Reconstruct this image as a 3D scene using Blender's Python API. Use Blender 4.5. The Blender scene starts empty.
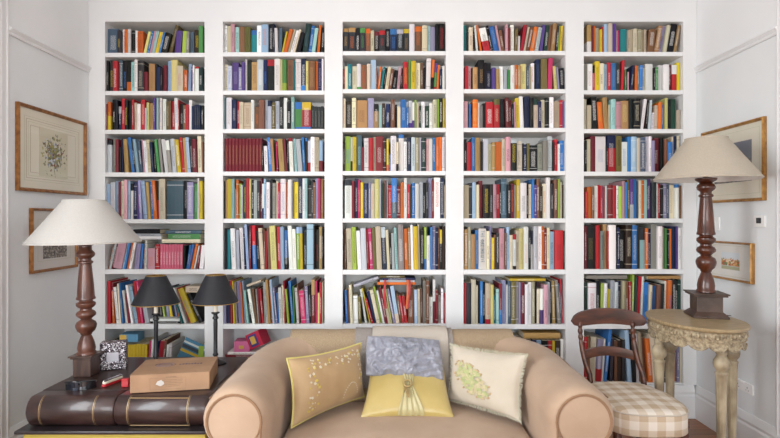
import bpy, bmesh, math, random, re
from math import sin, cos, pi, radians, atan2, sqrt, hypot
from mathutils import Vector, Matrix, noise
RND = random.Random(7)
scene = bpy.context.scene
COL = scene.collection
F, CX, CY, EYE = 520.0, 390.0, 219.0, 1.42      # focal length and principal point in photo pixels, eye height in metres
D = 3.714                                        # distance from the camera to the face of the bookcase
def P(px, py, d): return Vector(((px-CX)/F*d, d, EYE-(py-CY)/F*d))
def X(px, d=D): return (px-CX)/F*d
def Z(py, d=D): return EYE-(py-CY)/F*d

# ---------------------------------------------------------------- materials
def lin(c):
    if isinstance(c, str): c = tuple(int(c[i:i+2], 16)/255 for i in (0, 2, 4))
    return tuple((x/12.92 if x <= .04045 else ((x+.055)/1.055)**2.4) for x in c[:3])
class N:
    def __init__(s, name):
        s.m = bpy.data.materials.new(name); s.m.use_nodes = True
        s.t = s.m.node_tree; s.b = s.t.nodes['Principled BSDF']
    def n(s, kind, **kw):
        o = s.t.nodes.new('ShaderNode'+kind)
        for k, v in kw.items():
            if k in o.inputs: o.inputs[k].default_value = v
            else: setattr(o, k, v)
        return o
    def l(s, a, b): s.t.links.new(a, b)
    def coord(s, which='Object', scale=None):
        tc = s.n('TexCoord'); out = tc.outputs[which]
        if scale:
            mp = s.n('Mapping'); mp.inputs['Scale'].default_value = scale; s.l(out, mp.inputs[0]); out = mp.outputs[0]
        return out
    def ramp(s, fac, stops, interp='LINEAR'):
        r = s.n('ValToRGB'); r.color_ramp.interpolation = interp
        e = r.color_ramp.elements
        while len(e) < len(stops): e.new(.5)
        for i, (p, c) in enumerate(stops):
            e[i].position = p; e[i].color = (*lin(c), 1)
        s.l(fac, r.inputs[0]); return r.outputs[0]
    def bump(s, height, strength=.3, dist=.002):
        b = s.n('Bump'); b.inputs['Strength'].default_value = strength; b.inputs['Distance'].default_value = dist
        s.l(height, b.inputs['Height']); s.l(b.outputs[0], s.b.inputs['Normal'])
    def math(s, op, a, b=None, c=None):
        m = s.n('Math', operation=op)
        for i, v in enumerate((a, b, c)):
            if v is None: continue
            if isinstance(v, (int, float)): m.inputs[i].default_value = v
            else: s.l(v, m.inputs[i])
        return m.outputs[0]
    def mix(s, fac, a, b):
        m = s.n('Mix', data_type='RGBA')
        for sock, v in ((m.inputs[0], fac), (m.inputs[6], a), (m.inputs[7], b)):
            if isinstance(v, (int, float)): sock.default_value = v
            elif isinstance(v, str): sock.default_value = (*lin(v), 1)
            else: s.l(v, sock)
        return m.outputs[2]
def noisy(name, c1, c2, scale=8, rough=.6, stretch=None, bump=0, bscale=None, metal=0, detail=4, coat=0, lo=.35, hi=.65, sheen=0, dist=.002):
    a = N(name); co = a.coord('Object', stretch)
    no = a.n('TexNoise', Scale=scale, Detail=detail); a.l(co, no.inputs['Vector'])
    a.l(a.ramp(no.outputs['Fac'], [(lo, c1), (hi, c2)]), a.b.inputs['Base Color'])
    a.b.inputs['Roughness'].default_value = rough; a.b.inputs['Metallic'].default_value = metal
    a.b.inputs['Coat Weight'].default_value = coat; a.b.inputs['Sheen Weight'].default_value = sheen
    if bump:
        n2 = a.n('TexNoise', Scale=bscale or scale, Detail=6); a.l(co, n2.inputs['Vector']); a.bump(n2.outputs['Fac'], bump, dist)
    return a.m
def plain(name, c, rough=.5, metal=0, coat=0):
    return noisy(name, c, c, 5, rough, metal=metal, coat=coat)
M = {}
M['wall'] = noisy('painted_wall', 'e2e6e8', 'e7eaeb', 3, .75, bump=.08, bscale=60)
M['wall_high'] = noisy('painted_upper_wall', 'ebedee', 'eff0f1', 3, .75, bump=.08, bscale=60)
M['paint'] = noisy('white_joinery_paint', 'e4e5e6', 'e9eaea', 2, .5, bump=.05, bscale=40)
M['ceiling'] = noisy('white_ceiling_paint', 'ecedee', 'f0f1f2', 2, .8)
M['plastic'] = plain('white_plastic', 'efeeec', .35)
M['dark_plastic'] = plain('dark_plastic', '202226', .25, coat=.4)
def wood_floor():
    a = N('brown_floorboards'); co = a.coord('Object')
    br = a.n('TexBrick', Scale=1.0); br.inputs['Brick Width'].default_value = .9; br.inputs['Row Height'].default_value = .09
    br.inputs['Mortar Size'].default_value = .0015; br.inputs['Color1'].default_value = (*lin('a8714a'), 1); br.inputs['Color2'].default_value = (*lin('93603c'), 1)
    br.inputs['Mortar'].default_value = (*lin('2a1a10'), 1); a.l(co, br.inputs['Vector'])
    mp = a.n('Mapping'); mp.inputs['Scale'].default_value = (3, 60, 3); a.l(co, mp.inputs[0])
    no = a.n('TexNoise', Scale=1.5, Detail=6); a.l(mp.outputs[0], no.inputs['Vector'])
    mx = a.n('Mix', data_type='RGBA', blend_type='MULTIPLY'); mx.inputs[0].default_value = .6
    a.l(br.outputs['Color'], mx.inputs[6]); a.l(a.ramp(no.outputs['Fac'], [(.3, '9a8878'), (.7, 'ffffff')]), mx.inputs[7])
    a.l(mx.outputs[2], a.b.inputs['Base Color']); a.b.inputs['Roughness'].default_value = .35
    return a.m
M['floor'] = wood_floor()
M['lamp_wood'] = noisy('turned_walnut', '44261a', '6c4234', 5, .32, (6, 6, 1.2), coat=.35)
M['base_wood'] = noisy('dark_walnut_block', '3a2722', '554038', 5, .4, (7, 7, 1.5), coat=.2)
M['right_wood'] = noisy('turned_mahogany', '38160b', '58280f', 5, .3, (6, 6, 1.2), coat=.4)
M['right_base'] = noisy('bronzed_wood_block', '3c2a22', '56443a', 9, .45, bump=.1)
M['shade'] = noisy('linen_lampshade', 'b0a595', 'b8ad9d', 160, .9, bump=.06, bscale=400)
M['shade_left'] = noisy('pale_linen_lampshade', 'b9b6b1', 'c0bdb7', 160, .9, bump=.06, bscale=400)
M['shade_in'] = plain('white_shade_lining', 'e4e0da', .8)
M['black_shade'] = noisy('black_card_shade', '121319', '191a21', 6, .65)
M['gold'] = noisy('gilded_edge', 'b08a45', 'd2b070', 20, .4, metal=.7)
M['black_metal'] = noisy('blackened_metal', '121317', '1a1b1f', 10, .4, metal=.2)
M['candle'] = plain('ivory_candle_tube', 'e6dfcf', .5)
M['brass'] = plain('brass', 'b08c4c', .3, metal=1)
M['leather'] = noisy('brown_book_leather', '281a18', '3f2b28', 7, .32, (1, 3, 3), bump=.15, bscale=120, coat=.3, dist=.001)
M['leather_top'] = noisy('dark_brown_leather_top', '26160f', '38231c', 9, .38, bump=.15, bscale=120, coat=.15, dist=.001)
M['ledge'] = noisy('black_lacquered_ledge', '262022', '332b2d', 6, .3)
M['yellow_page'] = noisy('yellow_painted_pages', 'a8933a', 'c4b055', 3, .5, (2, 2, 60))
M['gold_tool'] = plain('gold_tooling', '9c8460', .4, metal=.4)
def cardboard():
    a = N('brown_cardboard'); co = a.coord('Object')
    n1 = a.n('TexNoise', Scale=6, Detail=5); a.l(co, n1.inputs['Vector'])
    c = a.ramp(n1.outputs['Fac'], [(.3, '8f6e54'), (.7, 'ab8868')])
    a.l(c, a.b.inputs['Base Color']); a.b.inputs['Roughness'].default_value = .7
    return a.m
M['card'] = cardboard()
M['card_ink'] = noisy('faded_ink', '7a5f4a', '8f7358', 60, .8)
M['scuff'] = plain('torn_paper_patch', 'bdb8b2', .8)
def mosaic():
    a = N('mirror_mosaic'); co = a.coord('Object')
    v = a.n('TexVoronoi', Scale=190); a.l(co, v.inputs['Vector'])
    sp = a.n('SeparateColor'); a.l(v.outputs['Color'], sp.inputs[0])
    a.l(a.ramp(sp.outputs[0], [(.0, '2c262c'), (.35, '6c646a'), (.6, '9a9298'), (.8, 'e8e6ea')], 'CONSTANT'), a.b.inputs['Base Color'])
    a.b.inputs['Metallic'].default_value = .7; a.b.inputs['Roughness'].default_value = .25
    a.bump(v.outputs['Distance'], .8, .004)
    return a.m
M['mosaic'] = mosaic()
M['red'] = plain('red_enamel', 'b3202a', .3, coat=.5)
M['cream_enamel'] = plain('cream_enamel', 'd8d0bc', .35, coat=.4)
M['lens'] = plain('dark_lens', '121318', .08, coat=.8)
M['chrome'] = plain('chrome', 'c9c9cf', .15, metal=1)
def fabric(name, c1, c2, scale=4, weave=900, rough=.85, sheen=.15, wr=.25, wscale=9, wdist=.01, spec=.3):
    a = N(name); co = a.coord('Object')
    n1 = a.n('TexNoise', Scale=scale, Detail=4); a.l(co, n1.inputs['Vector'])
    a.l(a.ramp(n1.outputs['Fac'], [(.35, c1), (.65, c2)]), a.b.inputs['Base Color'])
    n2 = a.n('TexNoise', Scale=wscale, Detail=3); n2.inputs['Distortion'].default_value = .6; a.l(co, n2.inputs['Vector'])
    n3 = a.n('TexNoise', Scale=weave/4, Detail=2); a.l(co, n3.inputs['Vector'])
    h = a.math('ADD', n2.outputs['Fac'], a.math('MULTIPLY', n3.outputs['Fac'], .04))
    a.bump(h, wr, wdist)
    a.b.inputs['Roughness'].default_value = rough; a.b.inputs['Sheen Weight'].default_value = sheen; a.b.inputs['Specular IOR Level'].default_value = spec
    return a.m
M['sofa'] = fabric('beige_cotton_slipcover', 'ad937b', 'b99f87')
M['sofa_pipe'] = fabric('brown_piping_cord', '8a6a50', '96765a')
M['tan_silk'] = fabric('tan_dupion_silk', 'a88a64', 'b69a74', rough=.6, wr=.3, wscale=14)
M['yellow_pipe'] = fabric('yellow_silk_cord', 'c6b964', 'd2c678')
M['cream_cloth'] = fabric('cream_linen_cushion', 'c2b8a6', 'cac0af', wr=.25, wscale=12)
M['yellow_satin'] = fabric('gold_satin', 'b39c58', 'c2ad6c', rough=.3, wr=.35, wscale=7, sheen=.3, spec=.6)
M['sash'] = fabric('sage_satin_sash', 'b3a878', 'c2b88c', rough=.35, wr=.6, wscale=25, wdist=.006, spec=.6)
M['silver'] = fabric('crinkled_silver_taffeta', '7d808b', '989aa6', rough=.28, wr=.7, wscale=22, wdist=.012, spec=.6)
def weave(name, c1, c2, sc=260, rough=.95):
    a = N(name); co = a.coord('Object')
    n1 = a.n('TexNoise', Scale=sc, Detail=2); a.l(co, n1.inputs['Vector'])
    a.l(a.ramp(n1.outputs['Fac'], [(.35, c1), (.65, c2)]), a.b.inputs['Base Color']); a.b.inputs['Roughness'].default_value = rough
    a.bump(n1.outputs['Fac'], .5, .003); return a.m
M['throw'] = weave('beige_flecked_throw', '947f64', 'b39e82')
M['scarf'] = weave('grey_woven_scarf', '857d76', 'a8a09a')
M['white_cloth'] = weave('off_white_cloth', 'bdb3a6', 'c8bfb3', 500)
M['petal_yellow'] = plain('yellow_embroidery', 'c8b24e', .6)
M['petal_white'] = plain('white_embroidery', 'd6cdb8', .6)
M['petal_green'] = plain('green_applique', 'b3bb84', .7)
M['petal_cream'] = plain('cream_applique', 'c9bd98', .7)
M['petal_tan'] = plain('tan_button', 'c2a884', .6)
M['fringe'] = fabric('pale_fringe', 'bfbca6', 'cac6b2')
M['ornament'] = plain('bronze_ring', 'c0a878', .35, metal=.6)
def gingham():
    a = N('beige_gingham'); uv = a.n('UVMap', uv_map='UVMap')
    sep = a.n('SeparateXYZ'); a.l(uv.outputs[0], sep.inputs[0])
    def stripe(s): return a.math('GREATER_THAN', a.math('FRACT', a.math('MULTIPLY', s, 1/.082)), .5)
    sm = a.math('MULTIPLY', a.math('ADD', stripe(sep.outputs[0]), stripe(sep.outputs[1])), .5)
    a.l(a.ramp(sm, [(0, 'd9d0c3'), (.3, 'cbbca8'), (.8, 'b9a48a')], 'CONSTANT'), a.b.inputs['Base Color'])
    a.b.inputs['Roughness'].default_value = .85
    n2 = a.n('TexNoise', Scale=14, Detail=3); a.l(a.coord('Object'), n2.inputs['Vector']); a.bump(n2.outputs['Fac'], .3, .008)
    return a.m
M['gingham'] = gingham()
M['chair_wood'] = noisy('polished_mahogany', '34180d', '5a2e1a', 4, .38, (2, 8, 8), coat=.15)
M['gilt_wood'] = noisy('distressed_gilt_wood', '7c6c54', 'b5a689', 60, .45, bump=.3, bscale=120, detail=6)
M['gilt_leg'] = noisy('worn_gilt_leg', '82725a', 'b8a98c', 14, .4, (1, 1, .5), bump=.06, bscale=60)
M['table_top'] = noisy('limed_table_top', '94805f', 'b09a78', 9, .4, (2, 12, 2), bump=.05)
M['page'] = noisy('page_block', 'd8ccb0', 'e6dcc6', 3, .8, (1, 400, 1))
def book_mat():
    a = N('book_cover'); base = a.n('Attribute', attribute_name='base'); tc = a.n('Attribute', attribute_name='tcol')
    uv = a.n('UVMap', uv_map='title'); mv = a.n('UVMap', uv_map='metres')
    s = a.n('SeparateXYZ'); a.l(uv.outputs[0], s.inputs[0])
    zone = a.math('MULTIPLY', a.math('MULTIPLY', a.math('GREATER_THAN', s.outputs[1], 0), a.math('LESS_THAN', s.outputs[1], 1)),
                  a.math('LESS_THAN', a.math('ABSOLUTE', s.outputs[0]), .5))
    mp = a.n('Mapping'); mp.inputs['Scale'].default_value = (260, 330, 1); a.l(mv.outputs[0], mp.inputs[0])
    no = a.n('TexNoise', Scale=1, Detail=1); no.noise_dimensions = '2D'; a.l(mp.outputs[0], no.inputs['Vector'])
    letters = a.math('GREATER_THAN', no.outputs['Fac'], .5)
    fac = a.math('MULTIPLY', a.math('MULTIPLY', zone, letters), tc.outputs['Alpha'])
    a.l(a.mix(fac, base.outputs['Color'], tc.outputs['Color']), a.b.inputs['Base Color'])
    a.b.inputs['Roughness'].default_value = .5; a.b.inputs['Specular IOR Level'].default_value = .25
    return a.m
M['book'] = book_mat()

# ---------------------------------------------------------------- mesh helpers
def tag(o, label=None, cat=None, group=None, kind=None):
    for k, v in (('label', label), ('category', cat), ('group', group), ('kind', kind)):
        if v: o[k] = v
    return o
def empty(name, loc=(0, 0, 0), rz=0, **kw):
    o = bpy.data.objects.new(name, None); COL.objects.link(o); o.location = loc; o.rotation_euler = (0, 0, rz)
    o.empty_display_size = .05
    return tag(o, **kw)
def link(name, me, mats, parent=None, loc=(0, 0, 0), smooth=False, bevel=0, **kw):
    o = bpy.data.objects.new(name, me); COL.objects.link(o); o.location = loc
    for m in (mats if isinstance(mats, (list, tuple)) else [mats]): me.materials.append(m)
    if parent: o.parent = parent
    if smooth: me.polygons.foreach_set('use_smooth', [True]*len(me.polygons))
    if bevel:
        b = o.modifiers.new('Bevel', 'BEVEL'); b.width = bevel; b.segments = 2; b.limit_method = 'ANGLE'
    return tag(o, **kw)
class MB:
    """collects shapes into one mesh"""
    def __init__(s): s.v = []; s.f = []; s.mi = []
    def add(s, vs, fs, mi=0, mat=None):
        k = len(s.v); s.v += [tuple(mat @ Vector(p)) if mat else tuple(p) for p in vs]
        s.f += [tuple(k+i for i in f) for f in fs]; s.mi += [mi]*len(fs); return s
    def box(s, a, b, mi=0, mat=None):
        x0, y0, z0 = a; x1, y1, z1 = b
        return s.add([(x0,y0,z0),(x1,y0,z0),(x1,y1,z0),(x0,y1,z0),(x0,y0,z1),(x1,y0,z1),(x1,y1,z1),(x0,y1,z1)],
            [(3,2,1,0),(4,5,6,7),(0,1,5,4),(1,2,6,5),(2,3,7,6),(3,0,4,7)], mi, mat)
    def lathe(s, prof, n=32, c=(0, 0, 0), flute=None, mi=0, mat=None, sx=1, sy=1):
        vs = []; fs = []
        for (r, z) in prof:
            for k in range(n):
                a = 2*pi*k/n; rr = r
                if flute and flute[0] < z < flute[1]: rr = r*(1-.1*abs(sin(a*flute[2]/2)))
                vs.append((c[0]+rr*cos(a)*sx, c[1]+rr*sin(a)*sy, c[2]+z))
        for i in range(len(prof)-1):
            for k in range(n):
                k2 = (k+1) % n; fs.append((i*n+k, i*n+k2, (i+1)*n+k2, (i+1)*n+k))
        if prof[0][0] > 1e-5: fs.append(tuple(range(n))[::-1])
        if prof[-1][0] > 1e-5: fs.append(tuple((len(prof)-1)*n+k for k in range(n)))
        return s.add(vs, fs, mi, mat)
    def tube(s, pts, r, n=8, closed=False, mi=0):
        pts = [Vector(p) for p in pts]; vs = []; fs = []; m = len(pts)
        up = Vector((0, 0, 1)); prev = None
        for i, p in enumerate(pts):
            q = pts[(i+1) % m] if (closed or i < m-1) else p; o = pts[i-1] if (closed or i > 0) else p
            t = (q-o).normalized()
            if prev is None:
                a = t.cross(up); a = t.cross(Vector((1, 0, 0))) if a.length < .1 else a
            else: a = prev - t*prev.dot(t)
            a.normalize(); prev = a; b = t.cross(a)
            rr = r[i] if isinstance(r, (list, tuple)) else r
            for k in range(n):
                g = 2*pi*k/n; vs.append(p+a*cos(g)*rr+b*sin(g)*rr)
        for i in range(m if closed else m-1):
            j = (i+1) % m
            for k in range(n):
                k2 = (k+1) % n; fs.append((i*n+k, i*n+k2, j*n+k2, j*n+k))
        if not closed: fs += [tuple(range(n))[::-1], tuple((m-1)*n+k for k in range(n))]
        return s.add(vs, fs, mi)
    def prism(s, outline, z0, z1, mi=0, mat=None):
        n = len(outline)
        return s.add([(x, y, z0) for x, y in outline]+[(x, y, z1) for x, y in outline],
            [tuple(range(n))[::-1], tuple(range(n, 2*n))]+[(i, (i+1) % n, n+(i+1) % n, n+i) for i in range(n)], mi, mat)
    def ball(s, c, r, n=8, mi=0, sc=(1, 1, 1)):
        prof = [(r*sin(pi*i/n), -r*cos(pi*i/n)) for i in range(n+1)]
        prof[0] = (1e-6, -r); prof[-1] = (1e-6, r)
        return s.lathe([(a, b*sc[2]) for a, b in prof], 2*n, c, mi=mi, sx=sc[0], sy=sc[1])
    def grid(s, fn, nu, nv, mi=0, closed_u=False):
        vs = [fn(i/nu, j/nv) for j in range(nv+1) for i in range(nu+1)]; w = nu+1
        return s.add(vs, [(j*w+i, j*w+i+1, (j+1)*w+i+1, (j+1)*w+i) for j in range(nv) for i in range(nu)], mi)
    def mesh(s, name='m'):
        me = bpy.data.meshes.new(name); me.from_pydata(s.v, [], s.f)
        bm = bmesh.new(); bm.from_mesh(me); bmesh.ops.recalc_face_normals(bm, faces=bm.faces); bm.to_mesh(me); bm.free()
        me.polygons.foreach_set('material_index', s.mi); me.update(); return me
    def build(s, name, mats, parent=None, smooth=False, sharp=35, **kw):
        me = s.mesh(name); o = link(name, me, mats, parent, smooth=smooth, **kw)
        if smooth:
            try: me.set_sharp_from_angle(angle=radians(sharp))
            except Exception: pass
        return o
# ---------------------------------------------------------------- the setting
WL, WR = -302/140, 307/140            # side walls
CASE_L, CASE_R = 2.925, 2.935           # where the casings of the wide opening begin
YB = D+.30; YF = -3.6; HC = 3.15
def structure(mb, name, mat, **kw): return mb.build(name, mat, kind='structure', **kw)
structure(MB().box((WL-.15, YF, -.1), (WR+.15, YB+.1, 0)), 'floor', M['floor'])
structure(MB().box((WL-.15, YF, HC), (WR+.15, YB+.1, HC+.1)), 'ceiling', M['ceiling'])
structure(MB().box((WL-.1, YB, 0), (WR+.1, YB+.1, HC)), 'wall_back', M['paint'])
RZ0, RZ1 = 2.462, 2.508
SW = (.15, 1.45, .5, 2.6)               # side window in the left wall, out of the frame
for nm, x0, x1 in (('left', WL-.1, WL), ('right', WR, WR+.1)):
    ys, ye, zs, ze = SW if nm == 'left' else (0, 0, 0, 0)
    m = MB()
    if nm == 'left':
        m.box((x0, YF, 0), (x1, ys, RZ0+.02), 0); m.box((x0, ye, 0), (x1, YB, RZ0+.02), 0); m.box((x0, ys, 0), (x1, ye, zs), 0)
        m.box((x0, YF, RZ0+.02), (x1, ys, HC), 1); m.box((x0, ye, RZ0+.02), (x1, YB, HC), 1); m.box((x0, ys, ze), (x1, ye, HC), 1)
    else:
        m.box((x0, YF, 0), (x1, YB, RZ0+.02), 0); m.box((x0, YF, RZ0+.02), (x1, YB, HC), 1)
    structure(m, 'wall_'+nm, [M['wall'], M['wall_high']])
# front wall behind the camera, with two tall sash windows
WIN = [(-1.75, -.35), (.35, 1.75)]
m = MB(); xs = [WL-.1, WIN[0][0], WIN[0][1], WIN[1][0], WIN[1][1], WR+.1]
for i in (0, 2, 4): m.box((xs[i], YF-.15, 0), (xs[i+1], YF, HC))
for a, b in WIN:
    m.box((a, YF-.15, 0), (b, YF, .55)); m.box((a, YF-.15, 2.7), (b, YF, HC))
structure(m, 'wall_front', M['wall'])
for i, (a, b) in enumerate(WIN):
    m = MB()
    for z0, z1 in ((.55, .62), (1.6, 1.66), (2.63, 2.7)): m.box((a, YF-.12, z0), (b, YF-.06, z1))
    for x in (a, (a+b)/2-.02, b-.05): m.box((x, YF-.12, .55), (x+.05, YF-.06, 2.7))
    structure(m, f'window_{i+1}', M['paint'])
m = MB()
for z0, z1 in ((SW[2], SW[2]+.06), (1.52, 1.57), (SW[3]-.06, SW[3])): m.box((WL-.09, SW[0], z0), (WL-.04, SW[1], z1))
for y in (SW[0], SW[1]-.05): m.box((WL-.09, y, SW[2]), (WL-.04, y+.05, SW[3]))
structure(m, 'window_3', M['paint'])
# picture rails, casings, baseboards
def rail(x, s):
    m = MB()
    prof = [(0, RZ0), (.012, RZ0), (.016, RZ0+.01), (.012, RZ0+.016), (.02, RZ0+.024), (.028, RZ0+.034), (.022, RZ1), (0, RZ1)]
    y0, y1 = CASE_L, D
    m.add([(x+s*a, y0, z) for a, z in prof]+[(x+s*a, y1, z) for a, z in prof],
          [tuple(range(8)), tuple(range(8, 16))]+[(i, (i+1) % 8, 8+(i+1) % 8, 8+i) for i in range(8)])
    return m
structure(rail(WL, 1), 'trim_1', M['paint']); structure(rail(WR, -1), 'trim_2', M['paint'])
def casing(x, s, y):
    prof = [(0, 0), (.014, 0), (.018, -.01), (.013, -.022), (.015, -.05), (.021, -.06), (.018, -.075), (.021, -.11), (.028, -.12), (.03, -.14), (0, -.14)]
    m = MB(); n = len(prof)
    m.add([(x+s*a, y+b, 0) for a, b in prof]+[(x+s*a, y+b, HC) for a, b in prof],
          [tuple(range(n)), tuple(range(n, 2*n))]+[(i, (i+1) % n, n+(i+1) % n, n+i) for i in range(n)])
    return m
structure(casing(WL, 1, CASE_L), 'trim_3', M['paint']); structure(casing(WR, -1, CASE_R), 'trim_4', M['paint'])
def baseboard(x, s, y0, y1):
    prof = [(0, 0), (.022, 0), (.022, .16), (.016, .172), (.02, .19), (.012, .215), (.006, .234), (0, .234)]
    m = MB(); n = len(prof)
    m.add([(x+s*a, y0, z) for a, z in prof]+[(x+s*a, y1, z) for a, z in prof],
          [tuple(range(n)), tuple(range(n, 2*n))]+[(i, (i+1) % n, n+(i+1) % n, n+i) for i in range(n)])
    return m
structure(baseboard(WL, 1, YF, D), 'baseboard_left', M['paint']); structure(baseboard(WR, -1, YF, D), 'baseboard_right', M['paint'])

# ---------------------------------------------------------------- bookcase
BAYS = [(104.9, 204.6), (222.9, 324.6), (342.5, 445.8), (463.5, 565.6), (583.8, 683.2)]
# y of each shelf's top edge in each bay, as measured on the photograph
BASES = [[52.7, 90.9, 129.7, 172.4, 219.2, 269.4, 324.2, 383], [52.1, 90.4, 128.9, 171.5, 218.7, 269.7, 324.2, 383],
         [51.0, 89.0, 127.8, 171.0, 218.4, 269.9, 324.1, 383], [50.8, 89.0, 127.8, 171.0, 218.4, 269.7, 324.5, 383],
         [51.8, 90.1, 128.9, 171.6, 218.5, 269.3, 324.3, 383]]
TOPZ = Z(21.6); ST = .030
case = empty('bookcase', (0, D, 0), label='white built-in bookcase filling the whole back wall in five bays', cat='bookcase')
CD = .285
def cb(name, mb, **kw): return mb.build(name, M['paint'], case, bevel=.0015, **kw)
cb('back_panel', MB().box((X(BAYS[0][0])-.02, CD-.012, Z(383)-.02), (X(BAYS[-1][1])+.02, CD, TOPZ+.02)))
ups = [(WL+.002, X(BAYS[0][0]))]+[(X(BAYS[i][1]), X(BAYS[i+1][0])) for i in range(4)]+[(X(BAYS[4][1]), WR-.002)]
for a, b in ups: MB().box((a, 0, .234), (b, CD-.013, TOPZ)).build('upright', M['paint'], case)
MB().box((WL+.002, 0, TOPZ), (WR-.002, CD-.013, HC-.01)).build('top_fascia', M['paint'], case)
m = MB(); bb = [(0, 0), (-.008, 0), (-.022, .0), (-.022, .16), (-.016, .172), (-.02, .19), (-.012, .215), (-.006, .2335), (0, .2335)]
prof = [(0, .002), (-.022, .002), (-.022, .16), (-.016, .172), (-.02, .19), (-.012, .215), (-.006, .2335), (CD-.02, .2335), (CD-.02, .002)]
n = len(prof)
m.add([(WL+.024, a, z) for a, z in prof]+[(WR-.024, a, z) for a, z in prof],
      [tuple(range(n)), tuple(range(n, 2*n))]+[(i, (i+1) % n, n+(i+1) % n, n+i) for i in range(n)])
m.build('plinth', M['paint'], case)
SHZ = []
for bi, (a, b) in enumerate(BAYS):
    zs = []
    for py in BASES[bi]:
        z = Z(py); zs.append(z)
        bot = .236 if py == 383 else z-ST-(.004 if py > 240 else 0)
        cb('shelf', MB().box((X(a)+.0005, .002, bot), (X(b)-.0005, CD-.013, z)))
    SHZ.append(zs)

# ---------------------------------------------------------------- books
PAL = dict(k='161618', g='8a8880', G='303134', w='e9e8e6', c='d9ceb4', C='b3a78f', t='b08c5c', o='cf6a2c', b='3a74b6', n='1c274a', l='9cb6cf',
    r='b02a33', m='74262f', p='c99aa2', h='d0687e', P='c63a6c', v='5a4385', V='8f8bab', y='d4bb35', Y='d4cc86', e='4f8f52', E='243d34', L='9dbb4a',
    T='267a80', q='95bbb8', s='b9bfc6', B='7a5540', D='35261f', O='6c6338', S='4c5f70')
CN = dict(k='black', g='grey', G='charcoal', w='white', c='cream', C='buff', t='tan', o='orange', b='blue', n='navy', l='pale blue', r='red',
    m='maroon', p='pink', h='bright pink', P='magenta', v='purple', V='lavender', y='yellow', Y='pale yellow', e='green', E='dark green', L='lime green',
    T='teal', q='aqua', s='silver grey', B='brown', D='dark brown', O='olive', S='slate blue')
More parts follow.
